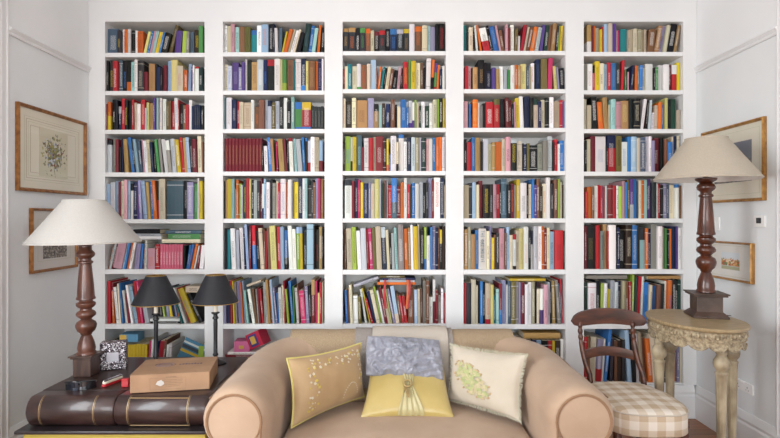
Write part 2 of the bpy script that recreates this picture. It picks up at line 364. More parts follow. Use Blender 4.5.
# each shelf: rows of  base x : cover and title colours, + lower band, ^ upper band : top y > sideways shift of the top   (photo measure, 7.5 per pixel)
ROWS = {
(0,0):(20,"20Sw:68 118Gy:80 148wr:72 170ok:72 195wr:68 218k:80 245wo:80 268oD:85 312Yo:85>38 334b:82>38 352p:82>38 372q:82>36 395yO:88>38 424b:90>36 443k:92>38 490Oc:35>55 545v:80>15 597L:82>10 633g:85>5 660Sk:90 687Dy:75 728e:45 760|"),
(0,1):(56,"22kc:35 55Gy:35 85r:38 120S:30 148kb:35 180k+o.32:35 215q:45 245wk:28 270Gc:35 318m:120 345tB:58 392k:60 410n:85 440kg:90 460mk:70 488l:38 515Y:18 562cr:75 610o:105 638lb:60>8 668v:80 683w:70 697w^r.08:80 730E:85 760|"),
(0,2):(94,"35m:75 48oy+y.5:60 72kw:42 98k:45 125n^s.3:95 146rw:35 176ky:45 200k:50 226rw:40 243c:65>-3 262wr:75 290rc:42 322l:105 336Y:65 358tB:70 388v:30 402q:25 420ro:40 433wV:30 452w:38 478Oc:60 500B:50 520rw:55 548wb:30>-6 575r:45 583kw:75 608B:85 630r:80 648w:45 670n:90 688nO:80 705nO:80 722nO:85 740k:85 758|"),
(0,3):(134,"28m:30 40s^k.15:45 75gw:35 105mD:40 130k:100 155n:35>-8 170tB:38>-14 220bl:25>-34 248k:60>-25 262l:38>-30 285Sw:50>-25 305p:42>-15 322w:50>-18 345C:42>-18 372ng:60>-16 395k:60>-10 420eG:40>-25 440g:35>-22 470w:38>-32 500g^w.3:48>-25 528s:35>-18 565yw:40>-22 598r:25>-25 618t:28>-18 640l:25>-18 665kw:38>-12 685m:38>-8 715c:15>-5 745B:60 757|"),
(0,4):(177,"22lb:55 62sp:40 100l:30 125m:35 150c:30 170pg:20 195l:28 212w^k.2:50 232n:40 258vP:30 285Vw:25>-18 315l:28>-22 345tB:38>-18 368b:35>-15 388o:25>-18 415k+r.5:30>-12 430c:15>-3 478k:25 488S:30 612k:28 642Vw:38 690eq:50 715w:10 730yO:30 755|"),
(0,5):(223,"30B:150>45 48s:140>50 68m:135>48 85pB:135>45 150l:140>45 165b:135>42 180oV:135>42 198w:140>50 240VB:155>25 280b:155>20 300mw:200>12 320w:130>8 345po:190 402r:160 436hw:160 457hw:160 478hw:160 499hw:160 520hw:160 541hw:160 562hw:160 583hw:160 608k:170>5 625b:165>25 640bo:160>40 660o:155>42 680w:170>38 700m:170>30 725w:165>20 757|"),
(0,6):(273,"22tk^k.2:55 45rm:60 78o^m.2:75>-10 112w:105>-25 135c:80>-18 155b:75>-25 172w:130>-30 190m:150>-18 222w:90>-50 245l:100>-48 270r:60>-40 292P:60>-40 318s:100>-45 350m:120>-20 375k:100>-20 400G:110>-25 430L:120>-30 450V:110>-35 480y:120>-40 500n:100>-40 525V:110>-45 545o:110>-50 570s:110>-60 600T:110>-80 620w:110>-90 650r:110>-100 668yb:110>-105 725k:150>-100 757|"),
(0,7):(326,"20E:100>60 60e:120>40 90c:140>20 135w:150 182yO:140 204yO:140 226yO:140 248yO:140 270yO:140 292yO:140 314yO:140 335P:110>20 355w:100>20 372b:120>20 390r:110>50 430B:100>60 470w:140>20 490wm:130>20 528x:100 716L:150>10 757|"),
(1,0):(20,"8w:42 38c:45 65pk:30 95k:45 100q:55 130B:50 170OD:52 215T^b.2:78 262w:42 297lo:35 350k:25 384n:25 398w:60>-5 422S:60>5 445y:85>35 460o:68>50 490C:70>50 510w:75>50 530c:70>60 565k:90>35 605ES:25>30 645b:42>28 672q:60>30 712oe:38>20 740k:60>10 762|"),
(1,1):(56,"8c:65 42sb:75 75vV:50 125V:85 150v:45 172w:25 188kE:30 220tB:45 265sw:28 312nb:30 340k^r.2:28 395w:22 438Y:25 455e+L.25:28 487Bk:30 535T:35 548w:22 592n+b.18:20 630Y:38 650Bt:38 700o:40 720nV:12 748w:20 762|"),
(1,2):(94,"0Te:30 35wB:28 75nw:42 110rw:55 130c:60 162CB:65 218w:45 243Bo:95 278B:45 320s:45 345s^n.2:50 375O:65 398s:55 430kw:15 458w:30 487kw+k.5:60 518q:20 543e^b.25+b.1:62 600r^y.28+b.1:62 667Gg:90 690Gg:90 715Gg:90 740Gg:90 760|"),
(1,3):(134,"22mt:35 47mt:35 73mt:35 98mt:35 124mt:35 150mt:35 175mt:35 201mt:35 226mt:35 252mt:35 278mt:35 303k:70 318w:90>-10 352b:25>-18 375tB:35>-15 398k:60 412P:60>-12 430tB:35>-22 470m:35>-18 490k:40 510we^r.1:30>-10 545q:35>-15 570s:40>-18 605bw:25>-12 625k^b.1:30 640s+r.3:50 665w:22 695C:25 730l+m.35:50 757|"),
(1,4):(177,"8k:30 22t:25 38y:15 70qS:15 95l:90 105o:22 125L:50 143s:60 160Ey:20 185r:10 205Y:15 220k:20 235sS:25 262G:30 285m:10 298w+n.3:50 315l:15 332wn:40 360k:15 378gk:45 403c:30 420P^r.3:45 440wV:15 480o:40 495w:20 525g:30 537yO:38 570nw:10 603w:10 622q:10 642G:60 670G:20 685B:40 700V:12 722P:10 740t:15 757|"),
(1,5):(223,"22k:40 38T:50 75wk:40>-12 110s:50>-8 142wE:35>-18 170n:80>-10 187lb:10>-20 208m:20 232bw^r.45:18>-20 262k:60>-10 290c:38>-20 320B:50>-8 330r:60>-5 345B:35>-12 372Yk:20>-15 415rw:28>-8 442l:28>-6 470b+k.3:55>-3 505w:20>-12 535w:45>-10 562L^l.15:30>-6 588y^l.15:30>-6 610k:60 637l:8 688k:20 700kr:50 728t:30 750k:40 757|"),
(1,6):(273,"0w:60 14V:60 30n:60 60k:60 70r:55>-10 88y:60>-12 100g:70>-12 122V:60>-18 155o:70>-20 166l:60>-22 186q:130>-30 208k:140>-30 230w:120>-40 252B:120>-30 270g:120>-20 283m:110>-20 300r:120>-25 316g:60>-15 328s:70>-18 348t:50>-22 368o:60>-22 382l:50>-25 402V:110>-25 418b:150>-15 432w:110>-12 458c:90>-10 470r:60>-12 490Lk:120>-22 508k:100>-18 522b:60>-26 540e:100>-10 558w:110>-20 578B:80>-15 594Pw:130>-20 632V:100>-15 655k:90>-8 668m^t.35:50 700Pm:60>-5 717Y:150 732r:70 747c:70 757|"),
(2,0):(20,"8Gt^t.15:65 50Go^t.18:58 102kw:60 135Ge^e.2:62 175Bo^o.2:65 215c:80 242k^m.2:88 280Gr^r.2:80 325kw:68 362nb^b.25:68 412Gs^s.2:72 462Gt^y.18:68 505w:32 545Bo^o.2:50 600c:42 642q:45 664V:52 700k:30 728kr:8 772|"),
(2,1):(56,"8r+m.3:100 20c:78 45Tw:62 75cB:78 112w+e.1:60 145Br:68 186c:60 215ls:30 256B:88 266o:80>18 286T:82>24 306k:90>22 322c:82>24 348B:95>22 372k:105>22 412p:80>14 437k:90>10 458ry:45 498e:30 518yk:38 555ck:52 588Bw:52 612k:85 628w:18>8 664o+k.4:28>12 687e^v.35+r.1:55>9 708o:68>10 728n:100>6 752w:75 772|"),
(2,2):(94,"8cr:35 28Dw:55 75cG:30 108tB:48 190Vs:32 240t^k.3:75 275q:85 300D:70 325n:75>5 365B:42 398k:80 415c:95 440bl:42 485b:100 500s+v.2:50 527w+v.3:65 545L:45 560cr:68 578E:90 595w:58 622E:90 655w:70 682c:42 712L:40 730kw:32 757y:35 772|"),
(2,3):(134,"0Dw:60 22Lb:18 64s+n.3:25 80yk:22 110Sq:10 150m:100 165wk:32 200rm:30 235C:22 253mw:18 308D:30 335y+o.2:40 352b:150 365wk:15 408c+k.25:60 425w^b.1:5 465w:58 488nw:28 520s:25 550C:28 578s:28 595Ew:30 632p:38 652w:38 680b:28 705oc:25 730or:22 750w:25 772|"),
(2,4):(177,"22wg^G.15:22 75m:30 95nw:12 122P:22 138yw:40 163nw:48 198Vw:38 218co:50 245Yw:15 280s:12 295E:50 318Bk:25 335s:25 345rw:62 372bw+S.4:8 412mw:70 440oB:40 465wk:8 488rw:55 512E:60 525bw:45 548w:50 578s:38 608k:42 628Gs:42 650Vn:10 675m:25 692wr:5 738nw:8 765c:60 772|"),
(2,5):(223,"18B:50 40c:40>-8 80LO:30>-8 118w:58>-12 148s:38>-10 188r:45>-8 210Pw:40>-15 235O:35>-12 262C:25>-12 305n^s.25:30>-15 340c:50>-15 362k:80>-8 377s:75>-8 402q:35>-14 424g:10>-8 470oc:42>-10 500t:35>-8 520w:15>-8 540yo:25>-8 575c:10>-8 588kw:55 618L+b.25:30 635w:95 662b:30 680V:22 702n:35 722B:35 735k^y.35:50 752D:25 772|"),
(2,6):(273,"30bl:130>-12 48B:120>-8 64c:90>-12 85w:170>-5 125O:180>-8 172w:120>-56 205y:115>-60 222r:190>-50 238n:135>-55 260c:125>-55 290L:100>-58 306w:130>-50 324m:110>-50 346c:120>-48 368Y:120>-45 384V:120>-50 404l+c.25:95>-45 434B:160>-30 454r:170>-30 472rw:170>-25 495B:110 545lw:125>-5 572c:120>-5 590B:120>-5 608g:60 632B:60 655w:180 682w+m.5:50 702m:130 722g:170 745w:118 762r:150 772|"),
(3,0):(20,"8T:40 28G:90 42cm:55 75k:90 100w:40>-35 132o:38>-42 158wk+r.45:55>-40 212k:40>-40 234bl:45>-40 274p:40>-36 292B:75>-25 318p:35 338m:62 358wk:38 385O:65>5 410w:120>3 430r:35>30 455c:50>34 472B:55>34 500oq:50>34 537s:55>30 574v:35>26 605E:38>18 634B:40>18 655t:25>20 692G:45>12 712L:45>10 724y:45>10 750C:40 765|"),
(3,1):(56,"15r:75 42p:85 62k:90 74tB:85 112kt:30 160k:50 178nw^k.3:52 215v:88 247tB:98 280wy:80>-5 307s:100 335e:105 355wr:70 386o:68 408t:72 435Y:60 478S:75 497C:80 515wo:55 540k:60 552nS:25 587O:20 635P:15>8 690Y:75>-14 713V:85>-12 724kw:90>-6 765|"),
(3,2):(94,"8pc:55 38k:60 45b:75 62m:170 72oY:42 112w:70 128g:85 150k:70 172rw:60 232rc^O.2:38 275kE:40 320m:28>-7 347m:45>-3 370k:75>-3 387p:60>-5 404y:30>-9 432w:18>-9 462nk:18 500kO:30 528CG^E.2:40 565n:55 588c:45 618k:30 648w:25 682Cg:55 732r:45 752b:55 768|"),
(3,3):(134,"10k:40 30r:62 65bw:25 90tB:28 130k:60 150s:40 190C:75 218t:62 245o:60 290c:40 320pk:22 358ky^s.1:45 405c:55 448k:70 458n:78 480O:70 500kw:85 562gk:75 600g:50 638s:18 672k:60 688r:40 712w:75 728b:50 768|"),
(3,4):(177,"10C:60 48G:45 72lb:40 100c:58 122mr:28 150ky:55 200Gs:55 225p:55 250rw:55 278k:60 290Sl:12 332k:55 358mo:50 385g:60 403y:18 430w:45 478k:50 495ck:55 518b:15 535v:60 553B:15 575D:70 600co:52 628w:5 658G:50 680B:20 710L:15 728c:38 748D:60 768|"),
(3,5):(223,"10t:48 38C:30 60t:85 95b:55 120w:42 178cB:60 202V:25 214yw:110 235B:90 250G:75 275p:42 312B:75 327l:32 350c:90 375w^r.15+k.1:85 398C:55 422Y:42 455wo:28 492k:55 508w^n.35:60 528s:25 562wr:25 592o:25 612m:45 632c:35 655l:65 688rk:55 752E:60 768|"),
(3,6):(273,"10r:75 25G:75 62c:50 98c:95 112k:60 128b:62 150k:65 168Cr+r.12:78 207Y:88 232T:170 248q:120 272m+b.35:80 292V:55 325w:90 335S:60 360O:65 395g:65 420V:70 432mw:70 462w:85 490w:68 515C:65 540k:70 558c:120 578w+v.4:120 605p:88 640s:70 655k:60 674t:60>-8 712gw:55>-22 735S:80>-20 750r:45>-20 764|"),
(3,7):(326,"420w:100 450C:100 480k:105 520n:105 550l:105 590k:110 635r:110 670y:110 690D:110 735w:100 765|"),
(4,0):(20,"38t+w.4:38 72m:45 90o:45 107C:60 135y:70 155r:50 167l:30 195c:25 228v:28 258p:80 270P:78 284T:70 332g:80 345C:75 370C:70 388c:65 420C:70 445C:75 465C:72 485B:68>18 538t:42>34 573V:45>36 605c:38>38 634k:15>48 684t:40>50 708|"),
(4,1):(56,"15g:60 45wr:60 85P^k.3:70 100yk:40 135c:55 170l:62 190r:50 218bV:55 258G:50 292r:32>14 322e:100 334k:120 345p:120 356n:70>18 394o:72 412g:75 428b:70>4 458c:90 480w:60 535k:85 548e:85 570w:70>4 606w:65 650m:65 678r^w.35:68>10 715y:50>12 748|"),
(4,2):(94,"15c:40 40C:85 80k:15>-10 130oy:60>-14 168tG:25>-12 202c:80 215qk:40 252p:58 290tY:52 350k:35 385kc:35 437w:38>30 466m:35>26 476k:45>20 500s:45>14 524w:140>4 545C:85>4 570o:62>4 600b:80>4 618Y:30 640n:38 655kO:40 672E:38 712C:120 748|"),
(4,3):(134,"25k:50 40c:40 68m:15 105wb:20 183k:90 195rw^n.35:10 258Ok:15 300wb:60 345b:20 370lw:20 412c:30 438S:25 478s:20 500w:18 522V:50 545m:30 585k:30 615B:40 640b:60 680c:20 695n:15 712c:15 730s:15 748|"),
(4,4):(177,"22ro:110 40o:75 70B:70 92wr:65 122r:60 135rw:65 152V:70 165r:75 177w:65 195m:60 228rm:65 255w:65 272L:70 302p:30 322b:40 340O:20 360v+s.35:15 390b:15 417S:30 428c:25 450o:25 465q:20 490v:15 520Gk:40 555w:50 568r:50 585k:60 605V:50 635S:55 660cg:60 698w^b.1:55 725B:65 745k:60 757|"),
(4,5):(223,"22m:20 38kO:15 105r:18 135gk:60 165tB:10 190r:60 200w:15 255k:40 265n:35 283kw:60 328Dc:15 375bw:18 412G:30 440q^G.3:35 478o:40 500n:45 525g:10 568w:25 605C:30 625e:40 640k:50 652o:45 672n:30 705v:25 718w:35 755|"),
(4,6):(273,"25E:70 45wr:75 105kw:55 140L:78>6 157w:78>8 182y:120>8 210s:55>8 240s:70>8 265n:60>8 300C:60 325B:65 350r:65 370L:10>8 388E:30>10 406r:25>24 442w:25>14 460bk:70>10 500c:90>10 522b:95>10 552B:90>14 587G:80>10 617w:60>8 634ob+b.2:55>8 674k:45 700G:60 725E:50 757|"),
(4,7):(326,"15r:80 35B:75 60c:80>10 105V+r.3:95>14 145w:95>18 160b:25>40 205G:90>12 240B:110 262D:105 290G:100 330l:30>-25 362k:60>-10 400w:60>-15 425C:50>-20 450B:85>-15 482o:90>-25 518c:60>-30 560k:70 595k:100 635B:95 670ow:95 695V:110 712c:120 730n:140 755|"),
}
# books lying flat: bay, row, x0, x1, top y, bottom y, colour (same measure), tilt of the right end up in the same units
FLATS = [(0,5,255,450,100,122,'w',0),(0,5,250,445,80,99,'s',0),(0,5,240,440,47,79,'k',0),(0,5,452,740,122,148,'c',0),(0,5,500,740,82,121,'e',0),(0,5,478,752,56,81,'S',0),
    (0,6,630,745,100,145,'c',0),(0,6,365,590,362,381,'k',0),(0,6,362,585,342,361,'w',0),
    (1,6,184,290,88,106,'c',38),(2,6,285,470,18,36,'O',0),(2,6,300,550,37,53,'n',0),(2,6,285,545,54,68,'s',0),(2,6,265,550,69,88,'o',0),
    (2,6,86,270,90,110,'s',66),(3,6,350,620,42,60,'y',0),(3,7,455,730,52,94,'t',0),(4,6,30,340,18,44,'g',0),(4,6,496,750,22,46,'t',0)]
OCC = [(22,200,135,243),(132,276,179,303),(193,276,236,303),(152,303,160,360),(212,303,219,360),(572,308,646,326),(647,308,749,440),(660,150,768,182),(640,165,780,182),(575,345,640,440),
       (205,331,560,440),(0,345,128,440),(128,357,222,440),(560,365,700,440)]
def visible(x0, x1, y0, y1):
    k = 0
    for i in range(4):
        for j in range(6):
            x = x0+(x1-x0)*(i+.5)/4; y = y0+(y1-y0)*(j+.5)/6
            k += not any(a <= x <= c and b <= y <= d for a, b, c, d in OCC)
    return k/24
def parse(s):
    out = []
    for tk in s.split():
        if tk.endswith('|'): end = float(tk[:-1]); continue
        mm = re.match(r'(\d+)([A-Za-z]+)((?:[+^][A-Za-z]\.\d+)*):(\d+)(?:>(-?\d+))?$', tk)
        if not mm: raise ValueError(tk)
        out.append([float(mm[1]), mm[2], re.findall(r'([+^])([A-Za-z])(\.\d+)', mm[3]), float(mm[4]), float(mm[5] or 0)])
    for a, b in zip(out, out[1:]+[[end]]): a.append(b[0]-a[0])
    return out
def jit(hexc, r, amt=.05):
    c = [int(hexc[i:i+2], 16)/255 for i in (0, 2, 4)]; k = .96+r.uniform(-1, 1)*amt*2.2; g = sum(c)/3; c = [g+(x-g)*1.02 for x in c]
    return lin([min(1, max(0, x*k+r.uniform(-amt, amt)*.35)) for x in c])
class BookMesh:
    def __init__(s): s.v = []; s.f = []; s.base = []; s.tcol = []; s.uv = []; s.mt = []; s.mi = []
    def book(s, w, h, dp, cols, seed, mat=None, parts='both'):
        r = random.Random(seed); t = min(.0022, w*.12); hard = r.random() < .45
        main = jit(PAL[cols[0][0]], r); tl = cols[0][1] if len(cols[0]) > 1 else None
        title = lin(PAL[tl]) if tl else tuple(lin(PAL['w' if sum(main) < .9 else 'G']))
        ta = r.uniform(.3, .7) if (tl or r.random() < .55) else 0.
        z0 = .003 if hard else .0005
        if parts != 'pages':
            bulge = min(w*.2, .005) if hard else min(w*.06, .0015)
            nu = 5 if hard else 3
            lv = [(0, main)]; bands = []
            for sgn, c, fr in cols[1]:
                cc = jit(PAL[c], r); fr = float(fr)
                bands.append((0, fr*h, cc) if sgn == '+' else (h-fr*h, h, cc))
            if not bands and r.random() < .16:              # plain rules across the spine
                for q in ((.88, .9), (.1, .12)): bands.append((q[0]*h, q[1]*h, tuple(.45*a+.55*b_ for a, b_ in zip(title, main))))
            zs = sorted({0, h, *[b[0] for b in bands], *[b[1] for b in bands]})
            out = [(0, dp)]+[(w*i/(nu-1), -bulge*(1-(2*i/(nu-1)-1)**2)) for i in range(nu)]+[(w, dp)]
            inn = [(w-t, dp), (w-t, t)]+[(t, t), (t, dp)]
            k0 = len(s.v); no = len(out); loop = out+inn; nl = len(loop)
            for z in zs:
                for (x, y) in loop:
                    p = Vector((x, y, z)); s.v.append(mat @ p if mat else p)
            ta0 = r.uniform(.12, .3); ta1 = r.uniform(.6, .9)
            for zi in range(len(zs)-1):
                za, zb = zs[zi], zs[zi+1]; zm = (za+zb)/2; c = main; inband = False
                for b in bands:
                    if b[0] <= zm <= b[1]: c = b[2]; inband = True
                for i in range(nl):
                    j = (i+1) % nl; a = k0+zi*nl
                    s.f.append((a+i, a+j, a+nl+j, a+nl+i))
                    spine = 1 <= i <= nu-1
                    s.base.append(c if i < no else (.7, .68, .62)); s.tcol.append((*title, ta if spine else 0))
                    u = [2*(q-1)/(nu-1)-1 if spine else 9 for q in (i, i+1, i+1, i)]; zz = (za, za, zb, zb)
                    s.uv.append([(u[q], (zz[q]/h-ta0)/(ta1-ta0)) for q in range(4)])
                    s.mt.append([(loop[i][0]+seed % 7, za+seed % 5), (loop[j][0]+seed % 7, za+seed % 5), (loop[j][0]+seed % 7, zb+seed % 5), (loop[i][0]+seed % 7, zb+seed % 5)]); s.mi.append(0)
            top = k0+(len(zs)-1)*nl
            for kk in (k0, top):
                s.f.append(tuple(kk+i for i in range(nl))); s.base.append(main); s.tcol.append((0, 0, 0, 0)); s.uv.append([(9, 9)]*nl); s.mt.append([(0, 0)]*nl); s.mi.append(0)
        if parts != 'cover':
            k0 = len(s.v); e = .0002
            a = (t+e, t+e, z0); b = (w-t-e, dp-.003, h-z0)
            for p in [(a[0],a[1],a[2]),(b[0],a[1],a[2]),(b[0],b[1],a[2]),(a[0],b[1],a[2]),(a[0],a[1],b[2]),(b[0],a[1],b[2]),(b[0],b[1],b[2]),(a[0],b[1],b[2])]:
                p = Vector(p); s.v.append(mat @ p if mat else p)
            for f in [(3,2,1,0),(4,5,6,7),(0,1,5,4),(1,2,6,5),(2,3,7,6),(3,0,4,7)]:
                s.f.append(tuple(k0+i for i in f)); s.base.append((1, 1, 1)); s.tcol.append((0, 0, 0, 0)); s.uv.append([(9, 9)]*4); s.mt.append([(0, 0)]*4); s.mi.append(1)
    def mesh(s, name, cover=True):
        me = bpy.data.meshes.new(name); me.from_pydata([tuple(v) for v in s.v], [], s.f)
        if cover:
            me.color_attributes.new('base', 'FLOAT_COLOR', 'CORNER'); me.color_attributes.new('tcol', 'FLOAT_COLOR', 'CORNER')
            me.uv_layers.new(name='title'); me.uv_layers.new(name='metres')
            A, B, U, W = me.color_attributes['base'], me.color_attributes['tcol'], me.uv_layers['title'], me.uv_layers['metres']
            a = []; b = []; u = []; w = []
            for f, c, t, q, g in zip(s.f, s.base, s.tcol, s.uv, s.mt):
                for i in range(len(f)): a += [*c, 1]; b += t; u += q[i]; w += g[i]
            A.data.foreach_set('color', a); B.data.foreach_set('color', b); U.data.foreach_set('uv', u); W.data.foreach_set('uv', w)
        me.update(); return me
ORD = ['', 'first', 'second', 'third', 'fourth', 'fifth', 'sixth', 'seventh', 'eighth', 'ninth', 'tenth', 'eleventh', 'twelfth', 'thirteenth', 'fourteenth', 'fifteenth',
       'sixteenth', 'seventeenth', 'eighteenth', 'nineteenth', 'twentieth', 'twenty-first', 'twenty-second']
BAYN = ['far left bay', 'second bay', 'middle bay', 'fourth bay', 'far right bay']
ROWN = ['top shelf', 'second shelf', 'third shelf', 'fourth shelf', 'fifth shelf', 'sixth shelf', 'seventh shelf', 'bottom shelf']
ROWD = {0: 'top shelf'}
BOOKS = []
for (bi, ri), (y0, s) in ROWS.items():
    sc = 7.3 if (bi, ri) == (4, 7) else 7.5
    bx0 = (102, 222, 342, 463, 582)[bi]; zb = SHZ[bi][ri]
    ztop_lim = (TOPZ if ri == 0 else SHZ[bi][ri-1]-ST-.004)-.006
    xl, xr = X(BAYS[bi][0])+.002, X(BAYS[bi][1])-.002
    toks = parse(s); row = []
    for i, (bx, cc, bands, ty, sh, bw) in enumerate(toks):
        rr = random.Random(bi*1000+ri*100+i); dd = D+.012+rr.uniform(0, .028)+(.085 if (bi, ri) == (0, 6) and 345 < bx < 600 else 0)
        x0 = X(bx0+bx/sc, D+.022); x1 = X(bx0+(bx+bw)/sc, D+.022)
        x0 = max(x0, xl); x1 = min(x1, xr)
        zt = min(Z(y0+ty/sc, dd), ztop_lim); h = zt-zb
        hp = h*F/dd
        row.append(dict(x0=x0, x1=x1, h=h, slope=(sh/sc)/hp, col=(cc, bands), y=dd, seed=bi*1000+ri*100+i, px=(bx0+bx/sc, bx0+(bx+bw)/sc), py=(y0+ty/sc, y0+ty/sc+hp),
            bay=bi, row=ri, i=i, n=len(toks)))
    row = [b for b in row if b['x1']-b['x0'] > .003 and b['h'] > .04]
    # keep leaning neighbours from crossing: a book that its neighbour leans on gives up some width at its foot
    for _ in range(3):
        for a, b in zip(row, row[1:]):
            hm = min(a['h'], b['h'])
            need = (a['slope']-b['slope'])*hm
            if need > 0:
                room = (a['x1']-a['x0'])*.5
                if need > room+1e-6:
                    ex = need-room
                    if abs(a['slope']) > abs(b['slope']): a['slope'] -= ex/hm*1.01
                    else: b['slope'] += ex/hm*1.01
    for a, b in zip(row, row[1:]):
        need = (a['slope']-b['slope'])*min(a['h'], b['h'])
        if need > 0: a['x1'] -= need
    # ends against the uprights
    if row[-1]['slope'] > 0: 
        need = row[-1]['x1']+row[-1]['slope']*row[-1]['h']-xr
        if need > 0: row[-1]['slope'] = max(0, row[-1]['slope']-need/row[-1]['h'])
        for a, b in zip(row[-2::-1], row[:0:-1]):
            need = a['x1']+a['slope']*a['h']-(b['x0']+b['slope']*min(a['h'], b['h']))
            if need > 0: a['slope'] = a['slope']-need/a['h']
    for a, b in zip(row, row[1:]):
        if a['col'] == b['col'] and abs(a['py'][0]-b['py'][0]) < .01: b['seed'] = a['seed']; b['y'] = a['y']
    row = [b for b in row if b['col'][0] != 'x']
    for i, b in enumerate(row): b['i'] = i; b['n'] = len(row); b['left'] = row[i-1]['col'][0][0] if i else None; b['right'] = row[i+1]['col'][0][0] if i+1 < len(row) else None
    BOOKS += row
for b in BOOKS:
    b['area'] = (b['px'][1]-b['px'][0])*(b['py'][1]-b['py'][0])*visible(*b['px'], *b['py'])
def book_matrix(b):
    th = math.atan(b['slope']); wb = b['x1']-b['x0']-min(.0018, .12*(b['x1']-b['x0']))
    w = wb*cos(th); h = b['h']/cos(th)-w*abs(sin(th)); r = random.Random(b['seed'])
    if th > 0: pos = Vector((b['x0']+wb-w*cos(th), b['y'], SHZ[b['bay']][b['row']]+w*sin(th)+.0003))
    else: pos = Vector((b['x0'], b['y'], SHZ[b['bay']][b['row']]+.0003))
    dp = min(D+.266-b['y'], max(.15, b['h']*r.uniform(.82, .98)))
    return pos, th, w, h, dp
N_IND = 300-len(FLATS)
0 and print('R7', [(round(b['x0'],3), round(b['x1'],3), round(b['h'],3), round(b['slope'],2), b['col'][0]) for b in BOOKS if b['bay']==0 and b['row']==6][:6])
order = sorted(BOOKS, key=lambda b: -b['area'])
IND = order[:N_IND]; REST = order[N_IND:]
def desc(b):
    cc, bands = b['col']; w = (b['px'][1]-b['px'][0]); 
    d = CN[cc[0]]
    size = 'thick ' if w > 5 else ('slim ' if w < 2.7 else '')
    tail = ''
    if bands:
        sg, c, fr = bands[0]; tail = f" with {CN[c]} {'top' if sg == '^' else 'foot'}"
    lean = 'leaning ' if abs(b['slope']) > .12 else ''
    return size+lean+d+' book'+tail
def label(b):
    i, n = b['i'], b['n']
    pos = f"{ORD[i+1]} from the left" if i < n/2 else (f"{ORD[n-i]} from the right")
    if i == 0: pos = 'first on the left'
    if i == n-1: pos = 'last on the right'
    place = f", {pos}, {ROWN[b['row']]}, {BAYN[b['bay']]}"
    s = desc(b)
    if b['left'] and b['right']:
        t = s+f" between {CN[b['left']]} and {CN[b['right']]}"+place
        if len(t.split()) <= 16: return t
    return s+place
for b in IND:
    pos, th, w, h, dp = book_matrix(b)
    bm = BookMesh(); bm.book(w, h, dp, b['col'], b['seed'], parts='cover')
    o = link('book', bm.mesh('book'), M['book'], label=label(b), cat='book', group=f"books on the {ROWN[b['row']]} of the {BAYN[b['bay']]}")
    o.location = pos; o.rotation_euler = (0, th, 0)
    pm = BookMesh(); pm.book(w, h, dp, b['col'], b['seed'], parts='pages')
    link('page_block', pm.mesh('page_block', False), M['page'], o)
    if b['bay'] == 3 and b['row'] == 5 and abs(b['px'][0]-(463+120/7.5)) < .6:
        cu = bpy.data.curves.new('title_lettering', 'FONT'); cu.body = 'THE WAY WE LIVE'; cu.size = .034; cu.space_character = 1.35; cu.align_x = 'CENTER'; cu.align_y = 'CENTER'; cu.extrude = .0003
        tx = bpy.data.objects.new('title_lettering', cu); COL.objects.link(tx); tx.parent = o; cu.materials.append(plain('grey_lettering', '5c7480', .6))
        tx.location = (w/2, -.0075, h*.56); tx.rotation_euler = (pi/2, pi/2, 0); tx.scale = (.62, 1, 1)
        bpy.context.view_layer.update(); tm = bpy.data.meshes.new_from_object(tx); tmx = tx.matrix_basis.copy(); bpy.data.objects.remove(tx); tx = bpy.data.objects.new('title_lettering', tm); COL.objects.link(tx); tx.parent = o; tx.matrix_basis = tmx
mass = BookMesh()
for b in REST:
    pos, th, w, h, dp = book_matrix(b)
    mass.book(w, h, dp, b['col'], b['seed'], Matrix.Translation(pos) @ Matrix.Rotation(th, 4, 'Y'))
link('books', mass.mesh('books'), [M['book'], M['page']], kind='stuff', cat='books', label='the narrower books filling the gaps along all the shelves of the bookcase').data.polygons.foreach_set('material_index', mass.mi)
# flat ones: the spine runs along x
FLAB = {0: 'white book lying flat at the foot of the stack under a black one', }
names = ['white book lying flat, lowest of the stack behind the left lamp shade', 'silver grey book lying flat in the stack behind the left lamp shade',
 'black book lying flat, topmost behind the left lamp shade, sixth shelf', 'cream book lying flat, lowest of the stack above the pink set', 'green book lying flat in the middle of the stack above the pink set',
 'slate blue book lying flat, topmost above the pink set', 'cream book lying flat behind the right black lampshade, seventh shelf', 'black magazine lying flat at the foot of the left black lamp pole',
 'white magazine lying flat on the black one behind the left black lamp', 'cream book tilted across the tops of books, seventh shelf, second bay',
 'olive book lying flat, topmost of the stack, seventh shelf, middle bay', 'navy book lying flat under the olive one, seventh shelf, middle bay',
 'silver grey book lying flat under the navy one, seventh shelf, middle bay', 'orange book lying flat, lowest of the stack, seventh shelf, middle bay',
 'silver grey book tilted across the books at left, seventh shelf, middle bay', 'thin yellow book lying flat on top of books, seventh shelf, fourth bay',
 'wide tan book lying flat behind the sofa arm, bottom shelf, fourth bay', 'grey book lying flat above the books, left, seventh shelf, far right bay',
 'tan book lying flat above the books, right, seventh shelf, far right bay']
